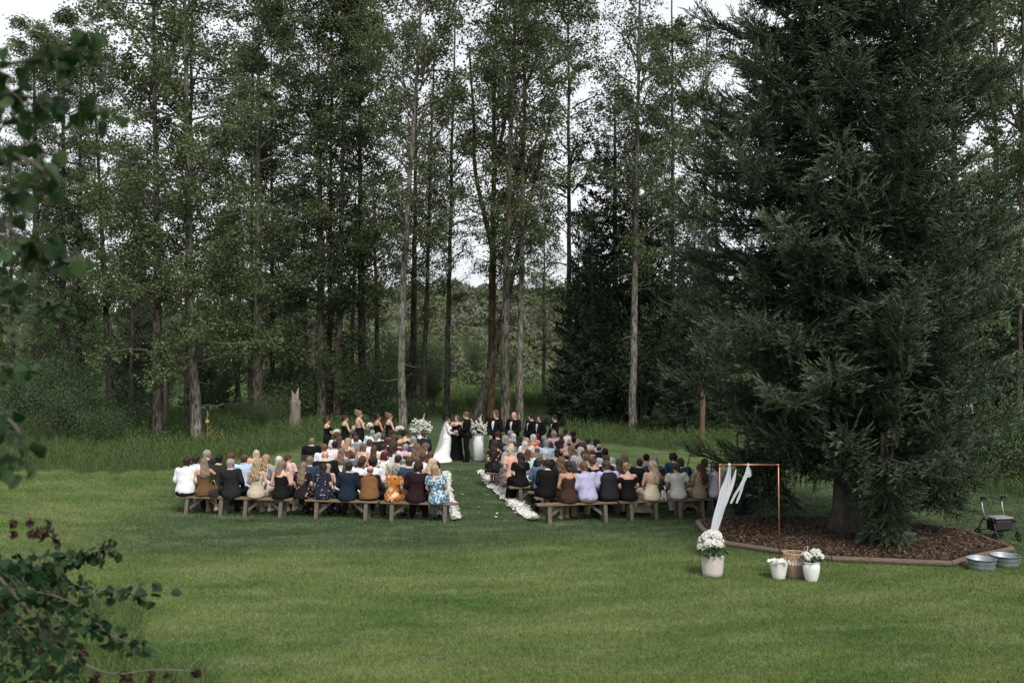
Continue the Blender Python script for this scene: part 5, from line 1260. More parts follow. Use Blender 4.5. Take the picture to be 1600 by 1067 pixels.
# bride
BR = stand('bride', 699, 651, DW, R(-80), [], 'low', 'dark', 'fair', 'bride in a white lace gown with a long veil facing the groom')
lace = mat('lace', (0.62, 0.58, 0.55), 0.8, 0.18, 60, 0.4, 90, spec=0.2); gownm = mat('bridal_satin', (0.80, 0.80, 0.80), 0.6, 0.03, 8, 0.2, 20, spec=0.3)
s = POSES['bride']
P, Q = levelset(s.torso(0.010, 0.50, 0.965), 0.012); o = link('bodice', quadmesh('bodice', wrinkle(P, Q, 0.0015), Q), BR); setmat(o, 0, gownm)
pr = []; 
for k in (-1, 1): pr += s.arm(k, 0.006)
P, Q = levelset(pr, 0.010); o = link('sleeves', quadmesh('sleeves', P, Q), BR); setmat(o, 0, lace)
rows_ = [(1.08, .135, .108, 0, -0.01), (1.00, .165, .135, 0, -.01), (0.90, .19, .155, 0, -.015), (0.78, .185, .155, 0, -.02), (0.62, .185, .165, 0, -.04), (0.48, .20, .20, 0, -.08), (0.34, .225, .26, 0, -.16), (0.20, .27, .36, 0, -.27), (0.10, .32, .48, 0, -.33), (0.035, .37, .62, 0, -.44), (0.008, .40, .70, 0, -.51)]
V, fs = loft([((0, yy, z), a, b) for z, a, b, _, yy in rows_], 44); th = np.arctan2(V[:, 0], V[:, 1] + .3); wgt = np.clip((0.75 - V[:, 2]) / 0.6, 0, 1)
V[:, 0] *= 1 + 0.05 * wgt * np.sin(th * 15); V[:, 1] *= 1 + 0.04 * wgt * np.sin(th * 13 + 1)
mb = MB(); mb.many((V, fs)); link('gown_skirt', mb.mesh('gown_skirt', [gownm]), BR)
veilm = bpy.data.materials.new('veil_tulle'); veilm.use_nodes = True; t = veilm.node_tree; p = t.nodes['Principled BSDF']; p.inputs['Base Color'].default_value = (0.8, 0.8, 0.8, 1); p.inputs['Roughness'].default_value = 0.9; p.inputs['Alpha'].default_value = 0.30
V = []; nu, nv = 26, 24
for i, z in enumerate(np.linspace(1.585, 0.05, nv)):
    f = i / (nv - 1); wd = .070 + .12 * min(1, f * 2.2) + .10 * f ** 1.5; dp = .085 + .055 * min(1, f * 2.5) + .10 * f ** 2; yc = -.005 - .10 * min(1, f * 3) - .30 * f ** 2.6
    for j in range(nu):
        a = pi + (j / (nu - 1) - 0.5) * R(200); ru = 1 + 0.06 * f * math.sin(j * 1.9 + i * 0.15); V.append((math.sin(a) * wd * ru, yc + math.cos(a) * dp * ru, z if i else 1.58))
q = [[i * nu + j, i * nu + j + 1, (i + 1) * nu + j + 1, (i + 1) * nu + j] for i in range(nv - 1) for j in range(nu - 1)]
k0 = len(V); V.append((0, 0.0, s.headc[2] + 0.13)); tq = [[k0, j, j + 1] for j in range(nu - 1)]
mb = MB(); mb.add(V, q); 
mb.f3.append(np.array(tq)); mb.m3.append(np.zeros(len(tq), np.int32)); mb.t3.append(np.full(len(tq), .5, np.float32))
link('veil', mb.mesh('veil', [veilm]), BR)

# bridesmaids, turned towards the couple
DM = 33.4
MAIDS = [('black dress with puffed sleeves', 512, 652, [('off', 'dress_top', 'black')], 'updo', 'dark', 'fair', 0.95), ('black dress with wide shoulder straps', 540, 648, [('tank', 'dress_top', 'black')], 'low', 'dark', 'fair', 1.0), ('black halter dress, tallest of the five', 562, 641, [('halter', 'dress_top', 'black')], 'updo', 'ash', 'fair', 1.0),
         ('black strapless dress and dark updo', 591, 646, [('strapless', 'dress_top', 'black')], 'updo', 'black', 'tan', 1.03), ('black strapless dress nearest the flowers', 609, 645, [('strapless', 'dress_top', 'black')], 'updo', 'lbrown', 'fair', 0.96)]
bloom_m = leafmat('white_petals', (0.74, 0.73, 0.68), (0.80, 0.79, 0.74), 0.30, 0.0, 0.2); green_m = mat('stem_green', (0.045, 0.085, 0.03), 0.6, 0.3, 20)
def florets(P, rad, r, n_pet=7, mb=None, m=0):
    """clusters of small cupped petals round the points P"""
    mb = mb or MB(); k = len(P); C_ = np.repeat(P, n_pet, 0); U = rand_unit(k * n_pet, r); U[:, 2] = np.abs(U[:, 2]) * 0.9 + U[:, 2] * 0.1
    Q = C_ + U * (np.repeat(rad, n_pet) * 0.45)[:, None]
    V, F = petal_hex(Q, norm(U + r.normal(size=U.shape) * 0.30), np.repeat(rad, n_pet) * r.uniform(0.9, 1.35, len(Q)), r); mb.add(V, F, m); return mb
def bouquet(mb, c, R_, n, r, fl=0.03):
    U = rand_unit(n, r); U[:, 2] = np.where(U[:, 2] < -0.2, -U[:, 2], U[:, 2]); P = np.asarray(c) + U * np.array(R_); return florets(P, np.full(n, fl) * r.uniform(0.8, 1.3, n), r, 7, mb)
r = np.random.default_rng(12)
for i, (wd, px, py, top, hr, hcx, sk, sx) in enumerate(MAIDS):
    o = stand('maid', px, py, DM, R(-62), top + [('gown', 'skirt', 'black'), ('shoes', 'shoes', 'black')], hr, hcx, sk, 'bridesmaid in a %s, %s from the couple' % (wd, NTH[4 - i]), 'bridesmaids in a row', sx)
    mb = bouquet(MB(), (0, 0, 0), (0.125, 0.125, 0.105), 70, r, 0.036); mb.many(tube([(0, 0, -.02), (0, -.02, -.16)], [.022, .015], 8), 1)
    b = link('bouquet', mb.mesh('bouquet', [bloom_m, green_m], False)); pz = POSES['maid'].wr[1]
    b.matrix_world = Matrix.Translation(o.location) @ o.rotation_euler.to_matrix().to_4x4() @ Matrix.Translation(Vector((0, (pz[1] + .13) * o.scale.x, (pz[2] + 0.10) * o.scale.x)))
    tag(b, 'white flower bouquet held by the bridesmaid %s from the couple' % NTH[4 - i], 'bouquet', 'bouquets of the bridesmaids')
for i, (ps, px, py, hr, hcx, sk, yaw, wd) in enumerate([('groomsman', 774, 642, 'mop', 'lbrown', 'fair', 140, 'black tuxedo with long white shirt front'), ('groomsman_b', 802, 643.5, None, '-', 'pink', 140, 'black tuxedo, broad shouldered'), ('groomsman', 829, 646, 'short', 'black', 'warm', 118, 'black tuxedo turned sideways'),
                                                    ('groomsman_b', 841, 648, 'short', 'dark', 'fair', 150, 'black tuxedo with head bowed'), ('groomsman', 866, 648, 'short', 'black', 'warm', 112, 'black tuxedo at the far end of the row')]):
    tux(ps, px, py, 33.5 + 0.12 * i, R(yaw), hr, hcx, sk, 'groomsman in %s, %s from the couple' % (wd, NTH[i]), 'groomsmen in a row', [0.055, 0.045, 0.035, 0.04, 0.03][i])
print('people done')
# ================================================================== BENCHES
wood = mat('weathered_plank', (0.16, 0.115, 0.075), 0.85, 0.35, 5, 0.5, 30, (1, 14, 14)); woodleg = mat('grey_timber', (0.125, 0.105, 0.085), 0.88, 0.3, 6, 0.5, 30, (9, 9, 1.2))
def bench(x0, x1, D, yaw, label, legs=None, dark=False):
    xc = (x0 + x1) / 2; L = (x1 - x0) / math.cos(yaw)
    t = thing('bench', label, 'bench', (xc, D, 0), yaw, 'plank benches of the guests')
    mb = MB(); mb.many(box((0, -0.01, 0.418), (L, 0.25, 0.042), None, 0.005)); link('seat', mb.mesh('seat', [wood], False), t)
    for lx in legs or (-L / 2 + 0.28, L / 2 - 0.28):
        for sgn in (-1, 1):
            mb = MB(); mb.many(box((lx, -0.01 + sgn * 0.115, 0.19), (0.088, 0.036, 0.41), rot3(sgn * R(9), 0, 0), 0.004)); link('leg', mb.mesh('leg', [woodleg], False), t)
        k = 1 if lx < 0 else -1
        mb = MB(); mb.many(box((lx + k * 0.19, -0.01, 0.27), (0.42, 0.035, 0.07), rot3(0, -k * R(38), 0), 0.003)); link('brace', mb.mesh('brace', [woodleg], False), t)
POSW = ['nearest the aisle', 'second from the aisle', 'third from the aisle', 'furthest from the aisle']
for (blk, row), (xa, xb, Dm) in sorted(BENCHROWS.items()):
    xa, xb = xa - 0.32, xb + 0.32
    if row == 0 and blk == 'L': spans = [(gx(p0, rowD('L', p0)), gx(p1, rowD('L', p1))) for p0, p1 in ((596, 716), (479, 592), (369, 459), (278, 366))]
    elif row == 0: spans = [(gx(p0, rowD('R', p0)), gx(p1, rowD('R', p1))) for p0, p1 in ((838, 962), (966, 1040), (1042, 1112), (1115, 1178))]
    else:
        n = max(1, int(round((xb - xa) / 2.6))); e = np.linspace(xa, xb, n + 1); spans = [(e[i] + 0.03, e[i + 1] - 0.03) for i in range(n)]
        if blk == 'L': spans = spans[::-1]
    for i, (a, b) in enumerate(spans):
        xm = (a + b) / 2; base = rowD(blk, 800 + FPX * xm / Dm) + row * ROWGAP
        for _ in range(3): base = rowD(blk, 800 + FPX * xm / base) + row * ROWGAP
        bench(a, b, base, YAW[blk], 'plank bench in %s, %s block, %s' % ('back row' if row == 0 else ORD[row] + ' row from the back', 'left' if blk == 'L' else 'right', POSW[i] if len(spans) > 1 else 'only one in its row'))

# ================================================================== ALTAR FLOWERS
plm = mat('white_plinth', (0.74, 0.74, 0.75), 0.6, 0.03, 3, 0.12, 12)
def plinth_with_flowers(px, pyb, side):
    x, D, _ = GP(px, pyb)
    mb = MB(); mb.many(lathe([(0.0, 0.0), (0.182, 0.0), (0.188, 0.008), (0.188, 0.832), (0.180, 0.842), (0.0, 0.842)], 40)); o = link('plinth', mb.mesh('plinth', [plm]), loc=(x, D, 0))
    tag(o, 'white round plinth %s' % ('left behind the guests under tall flowers' if side == 'L' else 'standing right of the groom'), 'plinth', 'white plinths')
    r = np.random.default_rng(5 if side == 'L' else 6)
    t = thing('flower_arrangement', 'tall white flower arrangement on the plinth %s' % ('left of the bride' if side == 'L' else 'right of the groom'), 'flowers', (x, D, 0.842), 0, 'altar flower arrangements')
    mb = MB(); mb.many(lathe([(0.0, 0.0), (0.10, 0.0), (0.13, 0.05), (0.12, 0.10), (0.0, 0.10)], 20)); link('bowl', mb.mesh('bowl', [plm]), t)
    lv = MB(); bl = MB(); st = MB()
    for i in range(46):
        az = r.uniform(0, 6.28); el = R(r.uniform(5, 88)); l = r.uniform(0.20, 0.42) * (1.0 if el < 1.0 else 1.1); d = np.array([math.cos(az) * math.cos(el), math.sin(az) * math.cos(el), math.sin(el)]); b = np.array([0, 0, 0.08]); e = b + d * l
        st.many(tube(np.array([b, e]), [0.005, 0.003], 4, False)); florets(e[None] + r.normal(size=(5, 3)) * 0.035, np.full(5, 0.045), r, 7, bl)
        P = b + d * l * r.uniform(0.4, 0.9, (7, 1)) + r.normal(size=(7, 3)) * 0.04; V, F = leaf_quads(P, norm(rand_unit(7, r) + [0, 0, 0.4]), np.full(7, 0.085), r, 0.4); lv.add(V, F, 0, np.repeat(r.uniform(0.1, 0.9, 7), 2))
    for az, el, l in ((0.3, 80, .66), (2.9, 62, .56), (0.2, 50, .52), (3.4, 42, .48), (1.2, 66, .55), (5.0, 58, .5), (0.1, 22, .45), (3.2, 15, .44)):
        el = R(el); d = np.array([math.cos(az) * math.cos(el), math.sin(az) * math.cos(el) * 0.6, math.sin(el)]); b = np.array([0, 0, 0.08]); s_ = np.linspace(0.45, 1.0, 16); P = b + d * l * s_[:, None]
        st.many(tube(np.array([b, b + d * l]), [0.005, 0.003], 4, False)); florets(P + r.normal(size=P.shape) * 0.012, 0.042 * (1.25 - s_ * 0.7), r, 7, bl)
    link('blossom', bl.mesh('blossom', [bloom_m], False), t); link('foliage', lv.mesh('foliage', [shrubleaf], False), t); link('stems', st.mesh('stems', [green_m], False), t)
plinth_with_flowers(747, 718.5, 'R'); plinth_with_flowers(658, 716, 'L')

# ================================================================== PETALS
r = np.random.default_rng(15)
def petals(name, pts, n, label):
    """pts: (py, px left, px right) of the band on the lawn"""
    pts = np.array(pts, float); py = r.uniform(pts[0, 0], pts[-1, 0], n); Dq = CAM_H * FPX / (py - HOR)
    l = np.interp(py, pts[:, 0], pts[:, 1]); rr_ = np.interp(py, pts[:, 0], pts[:, 2]); u = np.clip(r.normal(0.5, 0.21, n), -0.1, 1.1); px = l + (rr_ - l) * u + 1.5 * np.sin(py * 0.6)
    P = np.stack([gx(px, Dq), Dq, np.full(n, 0.05) + r.uniform(0, 0.035, n)], -1)
    V, F = petal_hex(P, norm(np.array([0, 0, 1.0]) + r.normal(size=(n, 3)) * 0.40), r.uniform(0.055, 0.09, n), r); mb = MB(); mb.add(V, F); o = link(name, mb.mesh(name, [bloom_m], False), kind='stuff'); o['label'] = label
petals('rose_petals', [(738, 746, 757), (745, 752, 772), (755, 757, 784), (765, 766, 788), (775, 779, 802), (785, 788, 814), (795, 797, 824), (805, 810, 834), (814, 826, 843)], 5200, 'white petals strewn along the right edge of the aisle')
petals('rose_petals', [(740, 690, 704), (752, 690, 704), (765, 692, 705), (778, 694, 707), (790, 697, 712), (803, 698, 717), (814, 706, 721)], 3000, 'white petals strewn along the left edge of the aisle')
petals('rose_petals', [(735, 705, 745), (820, 725, 820)], 12, 'single white petals scattered over the aisle grass')

# ================================================================== MULCH BED UNDER THE SPRUCE
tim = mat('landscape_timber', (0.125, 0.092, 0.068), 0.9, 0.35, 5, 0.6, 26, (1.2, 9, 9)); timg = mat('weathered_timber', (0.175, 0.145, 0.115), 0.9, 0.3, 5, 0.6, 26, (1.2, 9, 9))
soil = mat('bark_mulch_ground', (0.040, 0.026, 0.018), 0.95, 0.5, 12, 0.8, 40)
cen = BEDW.mean(0)
nring = 7; V = [np.append(cen, 0.10)]; nB = len(BEDW)
for k in range(1, nring + 1):
    f = k / nring
    for q in BEDW: V.append(np.append(cen + (q - cen) * f * 0.995, 0.10 - 0.05 * f ** 2))
q4, q3 = [], []
for j in range(nB): q3.append([0, 1 + j, 1 + (j + 1) % nB])
for k in range(nring - 1):
    for j in range(nB): a = 1 + k * nB + j; b = 1 + k * nB + (j + 1) % nB; q4.append([a, a + nB, b + nB, b])
mb = MB(); mb.add(np.array(V), q4); mb.f3.append(np.array(q3)); mb.m3.append(np.zeros(len(q3), np.int32)); mb.t3.append(np.full(len(q3), .5, np.float32)); link('mulch_bed', mb.mesh('mulch_bed', [soil]), kind='structure')
edge = thing('bed_edging', 'low edging of round landscape timbers laid round the spruce bed', 'bed edging', (cen[0], cen[1], 0))
for j in range(nB):
    a, b = BEDW[j] - cen, BEDW[(j + 1) % nB] - cen; L = np.linalg.norm(b - a); n = max(1, int(round(L / 2.4)))
    for k in range(n):
        p0 = a + (b - a) * (k / n); p1 = a + (b - a) * ((k + 1) / n); d = (p1 - p0) / np.linalg.norm(p1 - p0); gap = 0.012
        P = np.array([[*(p0 + d * gap), 0.055], [*(p0 * .67 + p1 * .33), 0.056], [*(p0 * .33 + p1 * .67), 0.054], [*(p1 - d * gap), 0.055]])
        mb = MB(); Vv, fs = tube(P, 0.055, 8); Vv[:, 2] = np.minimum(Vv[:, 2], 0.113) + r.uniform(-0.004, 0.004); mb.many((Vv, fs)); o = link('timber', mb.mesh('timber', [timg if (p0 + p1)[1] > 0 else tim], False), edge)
r = np.random.default_rng(8); n = 26000
xy = np.stack([r.uniform(BEDW[:, 0].min(), BEDW[:, 0].max(), n), r.uniform(BEDW[:, 1].min(), BEDW[:, 1].max(), n)], -1); xy = xy[inpoly(xy[:, 0], xy[:, 1], cen + (BEDW - cen) * 0.975)]; n = len(xy)
ang = r.uniform(0, 6.28, n); ln = r.uniform(0.02, 0.075, n); wd = ln * r.uniform(0.22, 0.5, n); th = norm(np.array([0, 0, 1.0]) + r.normal(size=(n, 3)) * 0.35)
X = norm(np.cross(np.stack([-np.sin(ang), np.cos(ang), np.zeros(n)], -1), th)); Y = np.cross(th, X); Cc = np.concatenate([xy, (0.10 + r.uniform(0, 0.03, n))[:, None]], 1)
Vv = np.stack([Cc + X * ln[:, None] * a / 2 + Y * wd[:, None] * b / 2 for a, b in ((-1, -1), (1, -1), (1, 1), (-1, 1))], 1).reshape(-1, 3)
mulchm = leafmat('mulch_chips', (0.020, 0.014, 0.010), (0.21, 0.140, 0.095), 0.0, 0.0, 0.1)
mb = MB(); mb.add(Vv, np.arange(n * 4).reshape(-1, 4), 0, r.beta(1.3, 2.6, n)); link('bark_mulch', mb.mesh('bark_mulch', [mulchm], False), kind='stuff')['label'] = 'brown bark chips covering the bed under the spruce'
stone = mat('pale_slab', (0.17, 0.175, 0.175), 0.8, 0.2, 8, 0.4, 30)
for px, py, w_, lab in ((1361, 830, 0.24, 'small pale flat stone on mulch just right of the spruce trunk'), (1413, 833, 0.45, 'larger pale flat stone on mulch behind the drooping bough')):
    x, D, _ = GP(px, py, 0.13); mb = MB(); mb.many(box((0, 0, 0.01), (w_, 0.24, 0.05), rot3(0.04, 0.03, 0.3), 0.012)); tag(link('flat_stone', mb.mesh('flat_stone', [stone], False), loc=(x, D, 0.115)), lab, 'stone')

# ================================================================== COPPER FRAME WITH DRAPES
copper = mat('copper_pipe', (0.36, 0.185, 0.105), 0.42, 0.15, 10, metal=0.85)
fx0, FD, _ = GP(1124.5, 873); fx1 = gx(1218, FD); zt = hz(726, FD)
fr = thing('copper_frame', 'thin copper pipe frame with white drapes standing before the spruce bed', 'frame', ((fx0 + fx1) / 2, FD, 0)); hw = (fx1 - fx0) / 2
for k in (-1, 1): mb = MB(); mb.many(tube([(k * hw, 0, 0), (k * hw - (0.02 if k > 0 else 0), 0, zt)], 0.0125, 10)); link('post', mb.mesh('post', [copper]), fr); mb = MB(); mb.many(tube([(k * hw, -0.30, 0.014), (k * hw, 0.30, 0.014)], 0.0125, 8)); link('foot', mb.mesh('foot', [copper]), fr)
mb = MB(); mb.many(tube([(-hw, 0, zt), (hw - 0.02, 0, zt)], 0.0125, 10)); link('top_bar', mb.mesh('top_bar', [copper]), fr)
for k in (-1, 1): mb = MB(); mb.many(tube([(k * hw - (0.02 if k > 0 else 0), 0, zt - 0.035), (k * hw - (0.02 if k > 0 else 0), 0, zt + 0.012)], 0.0165, 10)); mb.many(tube([(k * hw - (0.02 if k > 0 else 0), 0, zt), (k * hw - (0.02 if k > 0 else 0) - k * 0.035, 0, zt)], 0.0165, 10)); link('elbow', mb.mesh('elbow', [copper]), fr)
chif = leafmat('white_chiffon', (0.62, 0.64, 0.69), (0.70, 0.72, 0.76), 0.35, 0.0, 0.1)
def drape(pts, wids, folds, seed, fl=1.0, th=0.010):
    """hanging folded cloth; pts (px, py, dy), widths in metres; two skins so it has thickness"""
    P = catmull(np.array([[gx(a, FD + dy) - (fx0 + fx1) / 2, dy, hz(b, FD)] for a, b, dy in pts]), 30); w_ = np.interp(np.linspace(0, 1, 30), np.linspace(0, 1, len(wids)), wids); T = norm(np.gradient(P, axis=0)); S = norm(np.cross(T, [0, 1.0, 0])); nu = 29; V = []
    for i in range(30):
        for j in range(nu):
            u = j / (nu - 1) * 2 - 1; V.append(P[i] + S[i] * u * w_[i] / 2 * (1 + 0.05 * math.sin(i * 0.55 + seed)) + np.array([0, (math.sin(u * folds * math.pi + seed + i * 0.09) + 0.45 * math.sin(u * folds * 2.3 * math.pi + seed * 3 - i * 0.05)) * 0.020 * fl * min(1, w_[i] / 0.08), 0]))
    V = np.array(V); n = len(V); q = []
    for i in range(29):
        for j in range(nu - 1): a = i * nu + j; q.append([a, a + 1, a + nu + 1, a + nu]); q.append([n + a, n + a + nu, n + a + nu + 1, n + a + 1])
    return np.vstack([V, V + [0, th * 0.3, 0]]), [np.array(q)]
mb = MB(); mb.many(drape([(1140, 727, -0.02), (1138, 745, -0.03), (1133, 770, -0.04), (1123, 802, -0.06), (1113, 838, -0.10)], [0.035, 0.11, 0.20, 0.17, 0.11], 2.2, 0.5, 0.75)); mb.many(drape([(1150, 733, -0.01), (1147, 746, -0.02), (1141, 764, -0.035), (1134, 784, -0.05), (1126, 806, -0.06)], [0.02, 0.06, 0.085, 0.07, 0.02], 1.0, 2, 0.8)); mb.many(ball((gx(1139.5, FD) - (fx0 + fx1) / 2, -0.005, zt), (0.030, 0.026, 0.032), 10, 8))
o = link('drape', mb.mesh('drape', [chif]), loc=fr.location); tag(o, 'wide white chiffon drape tied to the copper frame and blown towards the big flower pot', 'drape')
mb = MB(); mb.many(drape([(1169, 727, -0.02), (1166, 742, -0.03), (1158, 758, -0.03), (1149, 772, -0.03), (1142, 786, -0.03)], [0.03, 0.075, 0.06, 0.05, 0.045], 1.5, 1, 0.6)); mb.many(drape([(1163, 752, -0.01), (1159, 764, -0.01), (1155, 776, 0), (1151, 786, 0)], [0.03, 0.045, 0.045, 0.035], 1, 2, 0.6)); mb.many(drape([(1169, 728, 0), (1171, 736, 0.01), (1172, 744, 0.01)], [0.03, 0.06, 0.045], 1, 0, 0.6)); mb.many(drape([(1172, 744, 0.0), (1166, 744, -0.02), (1161, 745, -0.03)], [0.03, 0.03, 0.03], 1, 0, 0.3)); mb.many(ball((gx(1169, FD) - (fx0 + fx1) / 2, -0.005, zt), (0.026, 0.024, 0.028), 10, 8))
o = link('ribbon', mb.mesh('ribbon', [chif]), loc=fr.location); tag(o, 'short white ribbon with two tails tied to the middle of the copper bar', 'ribbon')

# ================================================================== POTS AND BASKET
ston = mat('stoneware', (0.50, 0.46, 0.42), 0.75, 0.08, 12, 0.15, 60); glz = mat('white_glaze', (0.70, 0.69, 0.66), 0.4, 0.04, 6, 0.05, 30)
def flowerhead(P, Rh, r, bl, n=34, fl=0.028):
    U = rand_unit(n, r); U[:, 2] = np.where(U[:, 2] < -0.3, -U[:, 2], U[:, 2]); florets(P + U * Rh, np.full(n, fl) * r.uniform(0.8, 1.2, n), r, 6, bl)
r = np.random.default_rng(41)
x, D, _ = GP(1113.5, 899.5)
pot = thing('flower_pot', 'big beige stoneware pot filled with a dome of white hydrangeas', 'flower pot', (x, D, 0))
mb = MB(); mb.many(lathe([(0, .0), (.150, .0), (.168, .012), (.178, .08), (.190, .22), (.198, .350), (.202, .368), (.196, .375), (.186, .368), (.182, .33), (.0, .33)], 44)); link('pot', mb.mesh('pot', [ston]), pot)
mb = MB(); mb.many(lathe([(0, .34), (.17, .335), (.18, .325)], 24)); link('soil', mb.mesh('soil', [soil]), pot)
bl, lv = MB(), MB()
for i in range(34):
    U = rand_unit(1, r)[0]; U[2] = abs(U[2]) * 0.95 + 0.05; flowerhead(np.array([0, 0, .47]) + U * np.array([.185, .185, .25]), 0.068, r, bl, 44, .030)
U = rand_unit(90, r); U[:, 2] = -np.abs(U[:, 2]) * 0.35; P = np.array([0, 0, .46]) + U * [.22, .22, .22]; V, F = leaf_quads(P, norm(U * [1, 1, .2] + [0, 0, .8] + r.normal(size=P.shape) * .3), np.full(90, .11), r, .62); lv.add(V, F, 0, np.repeat(r.uniform(0, .6, 90), 2))
link('blossom', bl.mesh('blossom', [bloom_m], False), pot); link('foliage', lv.mesh('foliage', [shrubleaf], False), pot)
x, D, _ = GP(1217, 904)
V, fs = lathe([(0, 0), (.095, 0), (.108, .02), (.125, .10), (.142, .20), (.155, .255), (.172, .30), (.180, .305), (.165, .295), (.14, .26), (.0, .25)], 64)
th = np.arctan2(V[:, 1], V[:, 0]); rr_ = np.hypot(V[:, 0], V[:, 1]); k = np.clip((V[:, 2] - .22) / .09, 0, 1) * (rr_ > 0.13); V[:, :2] *= (1 + 0.07 * k * np.sin(th * 9 + .5) + .03 * k * np.sin(th * 15))[:, None]; V[:, 2] += k * (0.020 * np.sin(th * 7 + 1) + .012 * np.sin(th * 12))
vp = thing('vase', 'white ruffled vase with petals on the grass left of the wicker basket', 'vase', (x, D, 0)); mb = MB(); mb.many((V, fs)); link('bowl', mb.mesh('bowl', [glz]), vp)
U = r.normal(size=(130, 3)) * [.07, .07, .012]; Vq, F = leaf_quads(U + [0, 0, .285], norm(r.normal(size=U.shape) * .5 + [0, 0, 1]), np.full(130, .05), r, .9); mb = MB(); mb.add(Vq, F); o = link('petals', mb.mesh('petals', [bloom_m], False), vp); o['kind'] = 'stuff'
x, D, _ = GP(1268, 908)
vs2 = thing('vase', 'white bellied vase with two hydrangea heads right of the wicker basket', 'vase', (x, D, 0))
V, fs = lathe([(0, 0), (.088, 0), (.096, .012), (.112, .07), (.132, .16), (.142, .24), (.138, .285), (.128, .305), (.140, .325), (.146, .335), (.138, .338), (.118, .31), (0, .30)], 60); th = np.arctan2(V[:, 1], V[:, 0]); V[:, :2] *= (1 + .012 * np.sin(th * 22) * ((V[:, 2] > .02) & (V[:, 2] < .28)))[:, None]
mb = MB(); mb.many((V, fs)); link('body', mb.mesh('body', [glz]), vs2); bl, lv = MB(), MB()
for c in ((-.105, -.02, .43), (-.05, -.05, .40), (.095, 0, .47), (.12, -.05, .42), (.06, .05, .46)): flowerhead(np.array(c), .062, r, bl, 40, .028)
P = r.normal(size=(46, 3)) * [.09, .07, .03] + [0, -.02, .385]; V, F = leaf_quads(P, norm(r.normal(size=P.shape) * .5 + [0, -.3, .8]), np.full(46, .095), r, .62); lv.add(V, F, 0, np.repeat(r.uniform(.3, 1, 46), 2)); link('blossom', bl.mesh('blossom', [bloom_m], False), vs2); link('foliage', lv.mesh('foliage', [shrubleaf], False), vs2)
wick = mat('wicker', (0.34, 0.235, 0.15), 0.75, 0.35, 30, 0.4, 60)
x, D, _ = GP(1242, 901); bk = thing('wicker_basket', 'open woven wicker basket with handles between the two white vases', 'basket', (x, D + 0.02, 0))
prof = lambda z: .150 + .045 * math.sin(z / .46 * 2.6)
mb = MB(); th = np.linspace(0, 2 * pi, 49)
for i, z in enumerate(np.arange(.012, .40, .021)):
    if .235 < z < .275: continue
    rd = prof(z) + 0.006 * np.sin(th * 12 + (i % 2) * pi); mb.many(tube(np.stack([rd * np.cos(th), rd * np.sin(th), np.full(49, z)], -1), .0058, 4, False))
link('weave', mb.mesh('weave', [wick]), bk)
mb = MB()
for k in range(24):
    a = k * 2 * pi / 24; zz = np.linspace(0, .41, 9); mb.many(tube(np.stack([[prof(z) * math.cos(a) for z in zz], [prof(z) * math.sin(a) for z in zz], zz], -1), .005, 5))
link('stakes', mb.mesh('stakes', [wick]), bk)
mb = MB(); rd = prof(.41) + .004; mb.many(tube(np.stack([rd * np.cos(th), rd * np.sin(th), np.full(49, .412)], -1), .013, 7, False)); link('rim', mb.mesh('rim', [wick]), bk)
mb = MB(); mb.many(lathe([(0, .010), (.145, .010)], 24)); link('base', mb.mesh('base', [wick]), bk)
for k, tall in ((-1, .035), (1, .11)):
    mb = MB(); a = np.linspace(0, pi, 12); c = prof(.41); mb.many(tube(np.stack([np.full(12, k * c * 0.96) + (.05 * np.sin(a) if k > 0 else -.04 * np.sin(a)), .075 * np.cos(a), .412 + tall * np.sin(a)], -1), .011, 7)); link('handle', mb.mesh('handle', [wick]), bk)
liner = mat('pale_liner', (0.50, 0.46, 0.40), 0.9, 0.1, 8, 0.3, 30)
mb = MB(); mb.many(lathe([(.0, .02), (.150, .02)] + [(prof(z) - .014, z) for z in np.linspace(.03, .24, 8)], 30)); link('liner', mb.mesh('liner', [liner]), bk)

# ================================================================== TUBS, ROLLATOR, SMALL THINGS
zinc = mat('galvanised', (0.15, 0.175, 0.18), 0.55, 0.22, 9, 0.05, 30, metal=0.4); zinc_in = mat('galvanised_bright', (0.27, 0.30, 0.32), 0.5, 0.15, 7, metal=0.4)
for px, py, s, lab in ((1540, 892, 1.0, 'galvanised tub nearer the corner of the timber edging, left of the pair'), (1577, 887, 1.02, 'galvanised tub half behind the other one, right of the pair')):
    x, D, _ = GP(px, py); t = thing('metal_tub', lab, 'tub', (x, D + .15, 0), r.uniform(0, 6), 'pair of galvanised tubs'); t.scale = (s * .94, s * .94, s * .80)
    mb = MB(); mb.many(lathe([(0, .006), (.225, .006), (.232, .0), (.238, .01), (.243, .05), (.248, .07), (.244, .085), (.254, .15), (.259, .165), (.255, .18), (.262, .235), (.272, .242), (.272, .252), (.262, .252)], 48), 0); mb.many(lathe([(.262, .252), (.252, .235), (.236, .02), (0, .018)], 48), 1); link('body', mb.mesh('body', [zinc, zinc_in]), t)
    for k in (-1, 1): mb = MB(); a = np.linspace(0, pi, 9); mb.many(tube(np.stack([np.full(9, k * .275) + k * .012 * np.sin(a), .06 * np.cos(a), .21 - .05 * np.sin(a)], -1), .007, 6)); link('handle', mb.mesh('handle', [zinc]), t)
blk = mat('black_plastic', (0.016, 0.016, 0.017), 0.5, 0.2, 10); chrome = mat('brushed_metal', (0.55, 0.56, 0.57), 0.3, 0.05, 10, metal=0.9); seatm = mat('grey_seat', (0.20, 0.20, 0.21), 0.6, 0.1, 10); tyre = mat('rubber', (0.02, 0.02, 0.02), 0.8, 0.2, 20); ylw = mat('yellow_tag', (0.45, 0.28, 0.03), 0.5, 0.05); nyl = mat('black_nylon', (0.014, 0.014, 0.015), 0.8, 0.2, 20, 0.3)
